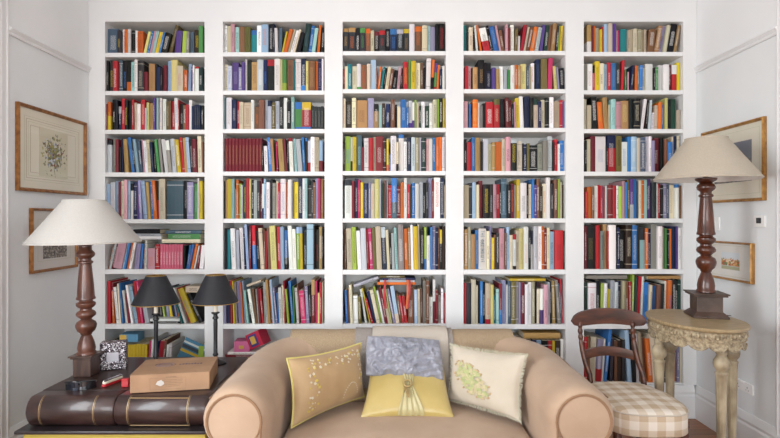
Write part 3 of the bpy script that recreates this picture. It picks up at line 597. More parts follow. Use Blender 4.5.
for k, (bi, ri, a, b, ty, by, c, tilt) in enumerate(FLATS):
    y0 = ROWS[(bi, ri)][0]; bx0 = (102, 222, 342, 463, 582)[bi]; d = D+.03
    x0 = max(X(bx0+a/7.5, d), X(BAYS[bi][0])+.003); x1 = min(X(bx0+b/7.5, d), X(BAYS[bi][1])-.003); z1 = Z(y0+ty/7.5, d); z0 = max(Z(y0+by/7.5, d), SHZ[bi][ri]+.0008); dpt = .085 if k in (7, 8) else .17
    th = atan2(tilt/7.5*d/F, x1-x0)
    bm = BookMesh(); L = (x1-x0)/cos(th); w = z1-z0
    bm.book(w, L, dpt, (c, []), 9000+k, parts='cover')
    o = link('book', bm.mesh('book'), M['book'], label=names[k], cat='book', group='books lying flat on the shelves')
    # book's own z runs along the shelf, its x is the thickness
    R = Matrix(((0, 0, 1), (0, 1, 0), (-1, 0, 0)))   # local z -> world x, local x -> world -z
    o.matrix_world = Matrix.Translation((x0, d-.01+.0007*k, z1)) @ Matrix.Rotation(-th, 4, 'Y') @ R.to_4x4()
    pm = BookMesh(); pm.book(w, L, dpt, (c, []), 9000+k, parts='pages'); link('page_block', pm.mesh('page_block', False), M['page'], o)
# ---------------------------------------------------------------- sofa
def fr(a, b, t): return a+(b-a)*t
sofa = empty('sofa', (.085, 2.85, 0), label='beige slipcovered two-seat sofa with rolled arms in front of the bookcase', cat='sofa')
def spart(name, mb, mat, parent=sofa, **kw):
    o = mb.build(name, mat, parent, **kw); 
    if parent is sofa: o.location = (-.085, -2.85, 0)
    return o
AXL, AXR, YFRONT, YBK, RC = -.703, .874, 2.343, 3.27, .30
def path(side):
    """axis stations from the arm front to the middle of the back: (x, y, nx, ny, r, zc)"""
    out = []
    x0 = AXL if side < 0 else AXR; s = 1 if side < 0 else -1
    for i in range(13):
        y = fr(YFRONT, YBK-RC, i/12); out.append((x0, y, -s, 0, .156, .505))
    for i in range(1, 11):
        a = pi/2*i/10; out.append((x0+s*RC*(1-cos(a)), YBK-RC+RC*sin(a), -s*cos(a), sin(a), .156, .505))
    L = (AXR-AXL)/2-RC
    for i in range(1, 9):
        out.append((x0+s*(RC+L*i/8), YBK, 0, 1, .156, .505))
    m = 13+10
    for k in range(len(out)):
        t = min(1, max(0, (k-8)/(m-6))); t = t*t*(3-2*t)
        x, y, nx, ny, r, z = out[k]; out[k] = (x, y, nx, ny, fr(.156, .118, t), fr(.505, .598, t))
    return out
def section(st, scale=1, off=0):
    """closed loop from the inner foot over the roll to the outer foot"""
    x, y, nx, ny, r, zc = st; r = r*scale+off; pts = []
    def q(n, z): return Vector((x+nx*n, y+ny*n, z))
    pts.append(q(-r*.92, .1)); pts.append(q(-r*.93, zc-.18)); pts.append(q(-r*.96, zc-.09))
    for i in range(19):
        a = radians(195-i*(195+50)/18); pts.append(q(r*cos(a)+0, zc+r*sin(a)))
    pts.append(q(r*.55, zc-r*.95)); pts.append(q(r*.53, .2)); pts.append(q(r*.55, .06))
    return pts
def wrinkle(p, amt=.0052, f=6):
    v = noise.noise_vector(p*f)+noise.noise_vector(p*f*2.7)*.35; return p+v*amt
def sweep(sts, side, cap=None, off=0, scale_fn=None):
    m = MB(); vs = []
    for k, st in enumerate(sts):
        s = section(st, scale_fn(k) if scale_fn else 1, off); vs.append([wrinkle(p) for p in s])
    n = len(vs[0]); fs = []
    for i in range(len(vs)-1):
        for j in range(n): fs.append((i*n+j, i*n+(j+1) % n, (i+1)*n+(j+1) % n, (i+1)*n+j))
    fs.append(tuple(range(n))); fs.append(tuple((len(vs)-1)*n+j for j in range(n)))
    return m.add([p for s in vs for p in s], fs)
for side, nm in ((-1, 'left'), (1, 'right')):
    st = path(side); arm = st[:20]
    # dense, rounded front end
    f = arm[0]; pre = []
    for dy, sc in ((0, .80), (.006, .86), (.018, .92), (.04, .97), (.07, 1.0)): pre.append(((f[0], f[1]+dy, *f[2:]), sc))
    sts = [p for p, _ in pre]+[a for a in arm if a[1] > YFRONT+.09]
    scl = [s for _, s in pre]+[1]*99
    a = spart('armrest', sweep(sts, side, scale_fn=lambda k: scl[k]), M['sofa'], smooth=True, sharp=60)
    # front panel with piping round it
    fp = section(((f[0]), f[1]-.004, *f[2:]), .80)
    m = MB(); m.tube(fp[1:-1], .0045, 8); o = m.build('piping', M['sofa_pipe'], a, smooth=True)
    # long seam on the outer shoulder of the roll
    seam = []
    for p in sts[3:]:
        x, y, nx, ny, r, zc = p; g = radians(38); seam.append(wrinkle(Vector((x+nx*(r+.001)*cos(g), y+ny*(r+.001)*cos(g), zc+(r+.001)*sin(g)))))
    MB().tube(seam, .0035, 6).build('piping', M['sofa_pipe'], a, smooth=True)
    # gathered disc panel
    m = MB(); cz = f[5]; R0 = .117
    def disc(u, v):
        g = 2*pi*u; rr = R0*v; dome = .008*(1-v*v); pl = .0004*sin(g*17+3*sin(g*3))*v*v*(1-v)*4
        return (f[0]+rr*cos(g), f[1]-.002-dome-pl, cz+rr*sin(g))
    m.grid(disc, 96, 12); m.build('front_panel', M['sofa'], a, smooth=True)
    ring = [(f[0]+.12*cos(g), f[1]-.003, cz+.12*sin(g)) for g in [2*pi*k/40 for k in range(40)]]
    MB().tube(ring, .0042, 8, closed=True).build('piping', M['sofa_pipe'], a, smooth=True)
L_ = path(-1); R_ = path(1)
back = L_[19:]+R_[19:-1][::-1]
# the right-hand stations run the other way round; keep the section order consistent
bk = spart('backrest', sweep(back, 0), M['sofa'], smooth=True, sharp=60)
def rbox(x0, x1, y0, y1, z0, z1, e=.5, crown=.02, nu=40, nv=28, wr=.004):
    m = MB()
    def top(u, v, sgn):
        a = 2*u-1; b = 2*v-1
        d = (1-abs(a)**6)**.5*(1-abs(b)**6)**.5
        ex = math.copysign(abs(a)**.8, a); ey = math.copysign(abs(b)**.8, b)
        zc = (z0+z1)/2
        p = Vector(((x0+x1)/2+ex*(x1-x0)/2, (y0+y1)/2+ey*(y1-y0)/2, zc+sgn*((z1-z0)/2*d**e+(crown*(1-a*a)*(1-b*b) if sgn > 0 else 0))))
        return wrinkle(p, wr, 5) if sgn > 0 else p
    m.grid(lambda u, v: top(u, v, 1), nu, nv); m.grid(lambda u, v: top(u, v, -1), nu, nv); return m
spart('seat_cushion', rbox(-.56, .73, 2.36, 3.14, .20, .335, .5, .02), M['sofa'], smooth=True, sharp=80)
spart('frame', MB().box((-.62, 2.40, .07), (.79, 3.2, .215)), M['sofa'], bevel=.01)
for x in (-.66, .83):
    for y in (2.42, 3.24): spart('foot', MB().lathe([(.018, 0), (.03, .02), (.026, .075)], 16, (x, y, 0)), M['chair_wood'])
# throws over the back: shells that follow the roll
def throw(name, x0, x1, off, zin, zout, mat, label, cat, skew=0, wob=.004, yin=None):
    r, zc = .118, .598; m = MB(); prof = []
    prof.append((-(r+off), zin))
    for i in range(4): prof.append((-(r+off)*fr(1.0, 1.0, i/3), fr(zin, zc-.03, (i+1)/4)))
    for i in range(17):
        a = radians(180-i*180/16); prof.append(((r+off)*cos(a), zc+(r+off)*sin(a)))
    for i in range(1, 5): prof.append(((r+off), fr(zc, zout, i/4)))
    n = len(prof)-1; nu = 40
    def fn(u, v, o2):
        k = v*n; i = min(n-1, int(k)); t = k-i; a = prof[i]; b = prof[i+1]
        nn, zz = fr(a[0], b[0], t), fr(a[1], b[1], t)
        x = fr(x0, x1, u)+skew*(1-v)*(1 if u < .5 else 0)*(1-u)
        d = Vector((0, nn, zz-zc)) if zz > zc else Vector((0, nn, 0)); d.normalize()
        w = wob*noise.noise(Vector((x*9, nn*8, zz*9)))
        p = Vector((x, YBK+nn, zz))+d*(o2+w+abs(wob)*.6); return p
    m.grid(lambda u, v: fn(u, v, 0), nu, 50); m.grid(lambda u, v: fn(u, v, .004), nu, 50)
    o = m.build(name, mat, smooth=True, sharp=80); return tag(o, label, cat)
throw('throw_blanket', -.655, -.13, .003, .36, .42, M['throw'], 'beige flecked throw over the left end of the sofa back', 'throw', skew=.07)
throw('throw_blanket', .30, .76, .003, .36, .42, M['throw'], 'beige flecked throw over the right end of the sofa back', 'throw')
throw('scarf', -.215, .385, .013, .40, .46, M['scarf'], 'grey woven scarf showing at both sides of the white cloth on the sofa back', 'scarf')
throw('cloth', -.108, .352, .024, .37, .44, M['white_cloth'], 'off-white cloth over the middle of the sofa back behind the silver cushion', 'cloth')

# ---------------------------------------------------------------- cushions
def cushion(name, TL, TR, BL, BR, th, mat, label, wr=.006, wf=8, pinch=.05, seed=0, n=44, hard=.5, group=None, ridge=False):
    TL, TR, BL, BR = map(Vector, (TL, TR, BL, BR))
    nrm = (BR-BL).cross(TL-BL).normalized()
    def P2(u, v, s):
        a, b = 2*u-1, 2*v-1
        # edges bow inwards between the pointed corners
        uu = u-pinch*a*(1-b*b)*.5*(abs(a)**1.5) ; vv = v-pinch*b*(1-a*a)*.5*(abs(b)**1.5)
        base = (BL*(1-uu)+BR*uu)*(1-vv)+(TL*(1-uu)+TR*uu)*vv
        t = ((1-a*a)*(1-b*b)); t = max(0, t)**hard
        p = base+nrm*(s*th/2*t)
        if s and t > 0:
            q = Vector((base.x+seed, base.y, base.z)); 
            w = noise.noise(q*wf)*.6+noise.noise(q*wf*2.3)*.4
            if ridge: w = .5-abs(noise.noise(q*wf))*2.2-abs(noise.noise(q*wf*2.1))*.8
            p += nrm*s*wr*w*min(1, t*3)
        return p
    m = MB(); m.grid(lambda u, v: P2(u, v, -1)if False else P2(u, v, 1), n, n); m.grid(lambda u, v: P2(u, v, -1), n, n)
    o = m.build(name, mat, smooth=True, sharp=70); tag(o, label, 'cushion')
    rim = [P2(i/30, 0, 0) for i in range(30)]+[P2(1, i/30, 0) for i in range(30)]+[P2(1-i/30, 1, 0) for i in range(30)]+[P2(0, 1-i/30, 0) for i in range(30)]
    return o, P2, rim, nrm
# which way is outwards: the normal must point to the camera (-y)
o1, S1, rim1, n1 = cushion('cushion', (-.540, 2.72, .690), (-.172, 3.06, .690), (-.505, 2.66, .352), (-.150, 3.03, .385), .19, M['tan_silk'],
    'tan silk cushion with yellow piping and embroidered flowers, at the left arm', seed=3, pinch=.10, wr=.011)
MB().tube(rim1, .0055, 8, closed=True).build('piping', M['yellow_pipe'], o1, smooth=True)
def flower(mb, S, u, v, r, mi, rnd, petals=5, lift=.002):
    c = S(u, v, 1); du = (S(min(1, u+.01), v, 1)-c).normalized(); dv = (S(u, min(1, v+.01), 1)-c); nn = du.cross(dv).normalized(); dv = nn.cross(du)
    rot = rnd.uniform(0, 6)
    for k in range(petals):
        a = rot+2*pi*k/petals; cc = c+(du*cos(a)+dv*sin(a))*r*.55+nn*lift; pts = []
        for j in range(7):
            g = 2*pi*j/7; e = du*cos(a)+dv*sin(a); f2 = dv*cos(a)-du*sin(a); pts.append(cc+e*cos(g)*r*.5+f2*sin(g)*r*.32+nn*.001)
        k0 = len(mb.v); mb.add([cc+nn*.003]+pts, [(0, 1+j, 1+(j+1) % 7) for j in range(7)], mi)
rr = random.Random(5); m = MB()
for k in range(95):
    t = rr.random()
    if t < .45: u, v = rr.uniform(.2, .93), .84+.05*sin(9*t)+rr.uniform(-.07, .05)
    elif t < .75: u, v = .2+.05*sin(k)+rr.uniform(-.02, .02), rr.uniform(.16, .85)
    else: u, v = .88+rr.uniform(-.05, .05), rr.uniform(.3, .85)
    flower(m, S1, u, v, rr.uniform(.004, .009), 0 if rr.random() < .45 else 1, rr)
for k in range(16):
    a = pi*k/15; flower(m, S1, .70+.11*cos(a), .18+.22*sin(a), .0045, 1, rr, 4)
m.build('embroidered_flowers', [M['petal_yellow'], M['petal_white']], o1)
o3, S3, rim3, n3 = cushion('cushion', (-.115, 3.07, .56), (.318, 3.07, .56), (-.158, 2.80, .352), (.345, 2.80, .352), .13, M['yellow_satin'],
    'gold satin cushion with a knotted sash and ring, lying under the silver one', seed=9, pinch=.05, wr=.005)
# sash: a band over the middle, gathered at the ring
def sash(u, v):
    w = .035+.22*abs(v-.46)**.9*(1.0 if v < .46 else .7); uu = .5+.04*(1-v)+(u-.5)*2*w
    fold = .004*sin(u*26+v*6)
    return S3(min(.98, max(.02, uu)), v, 1)+n3*(.006+fold)
m = MB(); m.grid(sash, 40, 30); m.build('sash', M['sash'], o3, smooth=True, sharp=80)
c = S3(.5, .46, 1)+n3*.018; du = Vector((1, 0, 0)); dv = n3.cross(du).normalized()
if dv.z < 0: dv = -dv
m = MB(); m.tube([c+(du*cos(g)+dv*sin(g))*.021 for g in [2*pi*k/24 for k in range(24)]], .0055, 8, closed=True)
for q in (.0, .5, 1): m.tube([c-dv*(.022+.01*q)+du*(-.02+.02*q), c-dv*(.05+.008*q)+du*(-.012+.018*q), c-dv*(.085)+du*(.006*q)+n3*-.006], .0035, 6)
m.build('ring_ornament', M['ornament'], o3, smooth=True)
o2, S2, rim2, n2 = cushion('cushion', (-.132, 3.08, .728), (.29, 3.08, .703), (-.137, 2.975, .525), (.304, 2.955, .505), .13, M['silver'],
    'crinkled silver grey cushion propped on top of the gold satin one', seed=21, wr=.015, wf=19, pinch=-.03, hard=.4, n=90, ridge=True)
o4, S4, rim4, n4 = cushion('cushion', (.36, 3.03, .685), (.73, 2.80, .688), (.335, 3.01, .375), (.67, 2.69, .375), .14, M['cream_cloth'],
    'cream linen cushion with frayed edges and green flower cluster, at the right arm', seed=31, pinch=.09, wr=.011)
m = MB(); rr = random.Random(8); cen = S4(.5, .5, 0)
for i in range(len(rim4)):
    a, b = rim4[i], rim4[(i+1) % len(rim4)]
    for k in range(7):
        p = a.lerp(b, rr.random()); out = (p-cen).normalized(); q = p+out*rr.uniform(.010, .020)+n4*rr.uniform(-.008, .008)+(b-a).normalized()*rr.uniform(-.006, .006)
        m.tube([p-out*.004, (p+q)/2+n4*rr.uniform(-.003, .003), q], .0011, 4)
m.build('fringe', M['fringe'], o4)
m = MB()
for k in range(150):
    a = rr.uniform(0, 2*pi); d = rr.random()**.6; u = .40+.19*d*cos(a)+.16*(rr.random()-.5)*0; v = .50+.27*d*sin(a); u += (.5-v)*.55
    flower(m, S4, u, v, rr.uniform(.008, .014), 0 if rr.random() < .62 else 1, rr, 6, .003+rr.random()*.004)
for k in range(24):
    a = rr.uniform(0, 2*pi); u = .40+.23*cos(a); v = .50+.28*sin(a); u += (.5-v)*.55; p = S4(u, v, 1)+n4*.004; m.ball(p, .007, 4, 2, (1, .6, 1))
m.build('applique_flowers', [M['petal_green'], M['petal_cream'], M['petal_tan']], o4)

# ---------------------------------------------------------------- chest of giant books
TZ = .557; CXL, CXR = -1.757, -.885; CFY, CBY = 2.52, 3.25
chest = empty('coffee_table', ((CXL+CXR)/2, 2.9, 0), label='low table shaped like giant brown leather books beside the left sofa arm', cat='table')
def cpart(name, mb, mat, parent=chest, **kw):
    o = mb.build(name, mat, parent, **kw)
    if parent is chest: o.location = (-(CXL+CXR)/2, -2.9, 0)
    return o
def giant(x0, x1):
    m = MB(); H = .148; z0 = TZ-H; prof = []
    for i in range(15):
        a = radians(90+180*i/14); prof.append((CFY+.035+.055*cos(a)*1.0, z0+H/2+H/2*sin(a)))
    prof = [(CBY, TZ), (CFY+.12, TZ)]+prof+[(CBY, z0)]
    vs = [(x0, y, z) for y, z in prof]; n = len(prof); xs = [x0, x0+.012, x1-.012, x1]; vs = []
    for k, x in enumerate(xs):
        sh = .006 if k in (0, 3) else 0
        vs += [(x, y+(sh if y < CFY+.1 else 0), z-(sh if z > z0+H*.6 else (-sh if z < z0+H*.4 else 0))) for y, z in prof]
    fs = [(k*n+i, k*n+(i+1) % n, (k+1)*n+(i+1) % n, (k+1)*n+i) for k in range(3) for i in range(n)]
    fs += [tuple(range(n)), tuple(3*n+i for i in range(n))]
    return m.add(vs, fs)
xm = -1.337
def bands(x0, x1, frame=False):
    m = MB(); H = .148; z0 = TZ-H
    def arc(x, w, a0=100, a1=255):
        pts = []
        for i in range(13):
            a = radians(a0+(a1-a0)*i/12); pts.append((CFY+.035+.0563*cos(a), z0+H/2+(H/2+.0013)*sin(a)))
        m.add([(x, y, z) for y, z in pts]+[(x+w, y, z) for y, z in pts], [(i, i+1, 14+i, 13+i) for i in range(12)])
    arc(x0+.065, .003); arc(x0+.072, .0015); arc(x1-.095, .003); arc(x1-.088, .0015)
    if frame:
        a = radians(118); y = CFY+.035+.0566*cos(a); z = z0+H/2+(H/2+.0015)*sin(a)
        m.box((x0+.07, y-.0012, z-.002), (x1-.09, y+.0012, z+.002))
        for k in range(int((x1-x0-.17)/.011)): m.ball((x0+.08+k*.011, y-.0002, z-.006), .0024, 3)
        a = radians(240); y = CFY+.035+.0566*cos(a); z = z0+H/2+(H/2+.0015)*sin(a); m.box((x0+.07, y-.0012, z-.002), (x1-.09, y+.0012, z+.002))
    return m
for x0, x1, fr_ in ((CXL, xm, False), (xm+.004, CXR, True)):
    g = cpart('leather_book_top', giant(x0, x1), M['leather'], smooth=True, sharp=50)
    bands(x0, x1, fr_).build('gold_tooling', M['gold_tool'], g)
cpart('leather_inlay', MB().box((CXL+.01, CFY+.10, TZ), (CXR-.01, CBY-.01, TZ+.0015)), M['leather_top'])
cpart('ledge', MB().box((CXL-.035, CFY-.045, TZ-.165), (CXR+.004, CBY+.005, TZ-.1485)), M['ledge'], bevel=.004)
cpart('page_drawer', MB().box((CXL-.005, CFY-.02, .16), (CXR-.004, CBY-.005, TZ-.1655)), M['yellow_page'])
cpart('ledge', MB().box((CXL-.035, CFY-.045, .12), (CXR+.004, CBY+.005, .1595)), M['ledge'], bevel=.004)
cpart('base', MB().box((CXL, CFY, 0), (CXR-.01, CBY, .1195)), M['leather'])
TZ += .002
# ---------------------------------------------------------------- lamps
def big_lamp(x, y, z, wood, base, shade, rz, label, foot, ks=1, bh=.066, ph=.094, RB=.276, tilt=0):
    root = empty('table_lamp', (x, y, z), rz, label=label, cat='lamp', group='large turned wooden table lamps')
    m = MB()
    f = .022 if foot else 0
    if foot:
        m.box((-.092, -.092, 0), (.092, .092, .012)); m.add([(-.092,-.092,.012),(.092,-.092,.012),(.092,.092,.012),(-.092,.092,.012),(-.068,-.068,.034),(.068,-.068,.034),(.068,.068,.034),(-.068,.068,.034)],
            [(0,1,5,4),(1,2,6,5),(2,3,7,6),(3,0,4,7),(4,5,6,7),(3,2,1,0)])
    root.rotation_euler = (0, tilt, rz)
    m.box((-bh, -bh, 0), (bh, bh, .098+f)); m.box((.008-ph, .008-ph, .098+f), (ph-.008, ph-.008, .108+f)); m.box((-ph, -ph, .108+f), (ph, ph, .116+f))
    K = lambda q: [(a, .116+(b-.116)*ks if b > .116 else b) for a, b in q]
    m.build('base', base, root, bevel=.003)
    h = f
    prof = [(.05, .116+h), (.05, .124+h), (.044, .130+h), (.046, .150+h), (.040, .18+h), (.028, .212+h), (.024, .219+h), (.029, .226+h), (.029, .230+h), (.044, .243+h), (.052, .265+h), (.053, .277+h),
            (.046, .293+h), (.030, .303+h), (.026, .308+h), (.036, .318+h), (.048, .328+h), (.050, .338+h), (.044, .350+h), (.030, .358+h), (.029, .366+h), (.040, .374+h), (.049, .385+h), (.048, .398+h), (.036, .405+h),
            (.034, .412+h), (.048, .418+h), (.048, .426+h), (.044, .434+h), (.040, .50+h), (.033, .58+h), (.030, .612+h), (.038, .618+h), (.038, .626+h), (.029, .632+h), (.029, .642+h), (.044, .654+h), (.049, .666+h),
            (.044, .678+h), (.032, .690+h), (.032, .712), (.05, .722), (.056, .728), (.056, .736), (.02, .742), (.01, .745)]
    m = MB().lathe(K(prof), 40); m.build('turned_column', wood, root, smooth=True, sharp=50)
    m = MB().lathe(K([(.009, .745), (.009, .79), (.016, .79), (.016, .84), (.004, .845), (.004, .955)]), 16); dz = .116+(.73-.116)*ks-.73
    for k in range(3): a = 2*pi*k/3; m.tube([(0, 0, .945+dz), (.104*cos(a), .104*sin(a), .957+dz)], .002, 6)
    m.build('bulb_holder', M['brass'], root, smooth=True)
    m = MB(); zb, zt, rb, rt = .728+dz, .966+dz, RB, .106
    m.lathe([(rb, zb), (rb+.0015, zb+.008), (rb-.002, zb+.009), (rt+.003, zt-.007), (rt+.004, zt), (rt-.001, zt), (rt-.001, zt-.008), (rb-.007, zb+.009), (rb-.004, zb), (rb, zb)], 72)
    k = len(m.f)-72*0
    m.f = [f for f in m.f if len(f) == 4]; m.mi = [1 if 5*72 <= i < 8*72 else 0 for i in range(len(m.f))]
    s = m.build('lamp_shade', [shade, M['shade_in']], root, smooth=True)
    return root
dl = 2.88; big_lamp((86.8-CX)/F*dl, dl, TZ, M['lamp_wood'], M['base_wood'], M['shade_left'], 0, 'large turned walnut lamp with pale conical shade on the leather book table', False, 1.0, .048, .066, .284, radians(-.7))
RTZ = .862
dr = 2.99; big_lamp((706.0-CX)/F*dr, dr, RTZ+.0003, M['right_wood'], M['right_base'], M['shade'], radians(-14), 'large turned mahogany lamp with beige conical shade on the carved side table', True, 1.09, RB=.272)
def small_lamp(x, y, label):
    root = empty('candlestick_lamp', (x, y, TZ), label=label, cat='lamp', group='slim black lamps on the leather book table')
    m = MB().lathe([(.062, 0), (.062, .006), (.05, .012), (.03, .018), (.014, .03), (.01, .045)], 32); m.build('base', M['black_metal'], root, smooth=True)
    m = MB().lathe([(.011, .045), (.016, .05), (.016, .056), (.0115, .064), (.0115, .17), (.0125, .24), (.011, .262), (.0175, .268), (.0175, .274), (.012, .282), (.012, .292), (.024, .30), (.024, .305), (.012, .308)], 24)
    m.build('pole', M['black_metal'], root, smooth=True)
    MB().lathe([(.0115, .308), (.0115, .385), (.006, .386)], 20).build('candle_tube', M['candle'], root, smooth=True)
    m = MB(); m.lathe([(.004, .386), (.004, .52)], 8)
    for k in range(3): a = 2*pi*k/3; m.tube([(0, 0, .519), (.054*cos(a), .054*sin(a), .521)], .0015, 6)
    m.build('shade_carrier', M['brass'], root)
    m = MB(); zb, zt, rb, rt = .365, .528, .133, .056
    m.lathe([(rb, zb), (rt, zt), (rt-.002, zt), (rb-.003, zb), (rb, zb)], 56)
    m.f = [f for f in m.f if len(f) == 4]; m.mi = [1 if 2*56 <= i < 3*56 else 0 for i in range(len(m.f))]
    s = m.build('lamp_shade', [M['black_shade'], M['gold']], root, smooth=True)
    MB().tube([(rb*cos(g), rb*sin(g), zb) for g in [2*pi*k/56 for k in range(56)]], .0022, 6, closed=True).build('gold_rim', M['gold'], s, smooth=True)
    m = MB(); m.tube([(rt*cos(g), rt*sin(g), zt) for g in [2*pi*k/40 for k in range(40)]], .0016, 6, closed=True)
    m.build('gold_rim', M['gold'], s, smooth=True)
small_lamp((156-CX)/F*3.06, 3.06, 'slim black lamp behind the cardboard box, the left one of two')
small_lamp((215.5-CX)/F*3.10, 3.10, 'slim black lamp near the sofa arm, the right one of two')

# ---------------------------------------------------------------- things on the chest
A, B, C2, D2 = Vector((-1.292, 2.564, TZ)), Vector((-.9225, 2.632, TZ)), Vector((-.952, 2.915, TZ)), Vector((-1.33, 2.85, TZ))
box = empty('cardboard_box', (A+B+C2+D2)/4, atan2(B.y-A.y, B.x-A.x), label='flat brown cardboard box with a torn white patch on the leather book table', cat='box')
W_, Dp, H_ = (B-A).length, .292, .089
m = MB().box((-W_/2, -Dp/2, .0005), (W_/2, Dp/2, H_-.0015)); m.build('carton', M['card'], box, bevel=.003)
m = MB().box((-W_/2-.001, -Dp/2-.001, H_-.0015), (W_/2+.001, Dp/2+.001, H_+.001)); m.build('lid', M['card'], box, bevel=.001)
m = MB(); y = -Dp/2-.0012
for (x0, x1, z0, z1) in ((-.095, .075, .012, .013), (-.095, .075, .068, .069), (-.095, -.094, .012, .069), (.074, .075, .012, .069), (-.02, .03, .071, .074), (-.03, .06, .058, .060), (-.03, .055, .050, .052), (-.02, .06, .042, .044), (-.03, .05, .034, .036), (-.02, .045, .026, .028)):
    m.box((x0, y, z0), (x1, y+.0003, z1))
m.build('printed_label', M['card_ink'], box)
m = MB(); r = random.Random(4); m.prism([(-.052+.02*cos(a)*(1+.25*r.uniform(-1, 1)), .045+.013*sin(a)*(1+.3*r.uniform(-1, 1))) for a in [2*pi*k/14 for k in range(14)]], 0, .0006, mat=Matrix(((1, 0, 0, .005), (0, 0, 1, y-.0006), (0, 1, 0, 0), (0, 0, 0, 1))))
m.build('torn_patch', M['scuff'], box)
m = MB(); zt = H_+.0011
m.tube([(-.06+.05*cos(a), .02+.034*sin(a), zt) for a in [2*pi*k/30 for k in range(30)]], .0012, 4, closed=True); m.tube([(-.06+.035*cos(a), .02+.02*sin(a), zt) for a in [2*pi*k/30 for k in range(30)]], .0012, 4, closed=True)
for k in range(8): m.box((.01+k*.015, .01, zt-.0005), (.02+k*.015, .025+.004*(k % 3), zt+.0003))
m.box((-.11, .018, zt-.0005), (-.02, .022, zt+.0003)); m.build('stamped_mark', plain('blue_grey_stamp', '5e5360', .8), box)
# mosaic frame
mf = empty('mosaic_box', P(113.5, 372, 2.98)+Vector((0, 0, 0)), radians(18), label='glittering silver mosaic box with a pale front panel behind the left lamp base', cat='box')
mf.location.z = TZ
m = MB().box((-.068, -.02, .0004), (.068, .05, .158)); m.build('body', M['mosaic'], mf, bevel=.006)
MB().box((-.032, -.0225, .05), (.030, -.0195, .10)).build('front_panel', plain('pale_glass', 'b9b6be', .2), mf, bevel=.002)
# sunglasses
sg = empty('sunglasses', (-1.70, 2.66, TZ), radians(14), label='folded black wraparound sunglasses at the foot of the left lamp', cat='sunglasses')
sg.location = Vector(((79.5-CX)/F*2.62, 2.62, TZ))
for s in (-1, 1):
    m = MB()
    def ln(u, v, o=0, s=s):
        a = (u-.5)*1.5; return Vector((s*(.004+.066*u), -.012*math.cos(a*1.2)+.03*u*u-.0+o, .004+.04*v*(1-.25*u)-.004*cos(v*pi)))
    m.grid(lambda u, v: ln(u, v), 12, 8); m.grid(lambda u, v: ln(u, v, .003), 12, 8); m.build('lens', M['lens'] if s > 0 else plain('smoked_mirror_lens', '343842', .12, metal=.7), sg, smooth=True)  # left lens: its bright reflection is put into a paler, metallic colour
m = MB().tube([(-.072, .02, .038), (-.05, -.001, .043), (-.02, -.011, .045), (0, -.009, .040), (.02, -.011, .045), (.05, -.001, .043), (.072, .02, .038)], .0035, 8); m.build('frame', M['dark_plastic'], sg, smooth=True)
for s in (-1, 1):
    m = MB().tube([(s*.071, .02, .036), (s*.066, .03, .032), (s*.0, .035+.007*s, .022), (-s*.05, .04+.006*s, .006)], [.0045, .005, .004, .004], 8); m.build('temple', M['dark_plastic'], sg, smooth=True)
# red and cream toy vehicles / pocket knife shapes
a0 = Vector(((100-CX)/F*2.64, 2.66, TZ)); a1 = Vector(((124-CX)/F*2.80, 2.79, TZ))
tr = empty('pocket_knife', (a0+a1)/2, atan2((a1-a0).y, (a1-a0).x), label='red and cream pocket knife left of the cardboard box', cat='knife')
Lk = (a1-a0).length
def pill(L, w, h, z): 
    m = MB(); n = 20
    out = [((L/2-w/2)*(1 if cos(2*pi*(k+.5)/n) > 0 else -1)+w/2*cos(2*pi*(k+.5)/n), w/2*sin(2*pi*(k+.5)/n)) for k in range(n)]
    return m.prism(out, z, z+h)
pill(Lk, .03, .012, .0003).build('red_handle', M['red'], tr, bevel=.003); pill(Lk*.92, .026, .012, .0125).build('cream_handle', M['cream_enamel'], tr, bevel=.003)
pill(Lk*.9, .012, .006, .0247).build('blade', M['chrome'], tr, bevel=.001)
m = MB().box((-.017, -.012, 0.0004), (.017, .012, .043)); o = m.build('lighter', M['red'], label='small red lighter touching the left side of the cardboard box', cat='lighter', bevel=.003)
o.location = Vector(((124.5-CX)/F*2.66, 2.67, TZ)); o.rotation_euler = (0, 0, .2)
# ---------------------------------------------------------------- side table
TX, TY = 1.712, 2.925; TA, TB = .232, .312
st = empty('side_table', (TX, TY, 0), label='oval gilt carved side table with fluted legs by the right wall', cat='table')
def ell(a, b, n=96): return [(a*cos(2*pi*k/n), b*sin(2*pi*k/n)) for k in range(n)]
m = MB()
levels = [(1, RTZ-.004), (1, RTZ-.012), (.985, RTZ-.018), (.955, RTZ-.024)]
vs = [(x*.985, y*.985, RTZ) for x, y in ell(TA, TB)]; n = 96
for s, z in levels: vs += [(x*s, y*s, z) for x, y in ell(TA, TB)]
fs = [tuple(range(n))]+[(i*n+k, i*n+(k+1) % n, (i+1)*n+(k+1) % n, (i+1)*n+k) for i in range(4) for k in range(n)]+[tuple(4*n+k for k in range(n))]
m.add(vs, fs); m.build('table_top', M['table_top'], st, smooth=True, sharp=40)
m = MB(); n = 192; vs = []
def scal(k):
    t = k/n*16; f = t % 1; return .022*(1-abs(2*f-1)**2.2)
for s, zf in ((.93, lambda k: RTZ-.024), (.93, lambda k: RTZ-.075), (.915, lambda k: RTZ-.085), (.925, lambda k: RTZ-.095-scal(k)), (.88, lambda k: RTZ-.095-scal(k)), (.88, lambda k: RTZ-.024)):
    vs += [(TA*s*cos(2*pi*k/n), TB*s*sin(2*pi*k/n), zf(k)) for k in range(n)]
m.add(vs, [(i*n+k, i*n+(k+1) % n, ((i+1) % 6)*n+(k+1) % n, ((i+1) % 6)*n+k) for i in range(6) for k in range(n)])
ap = m.build('apron', M['gilt_wood'], st, smooth=True, sharp=40)
m = MB()
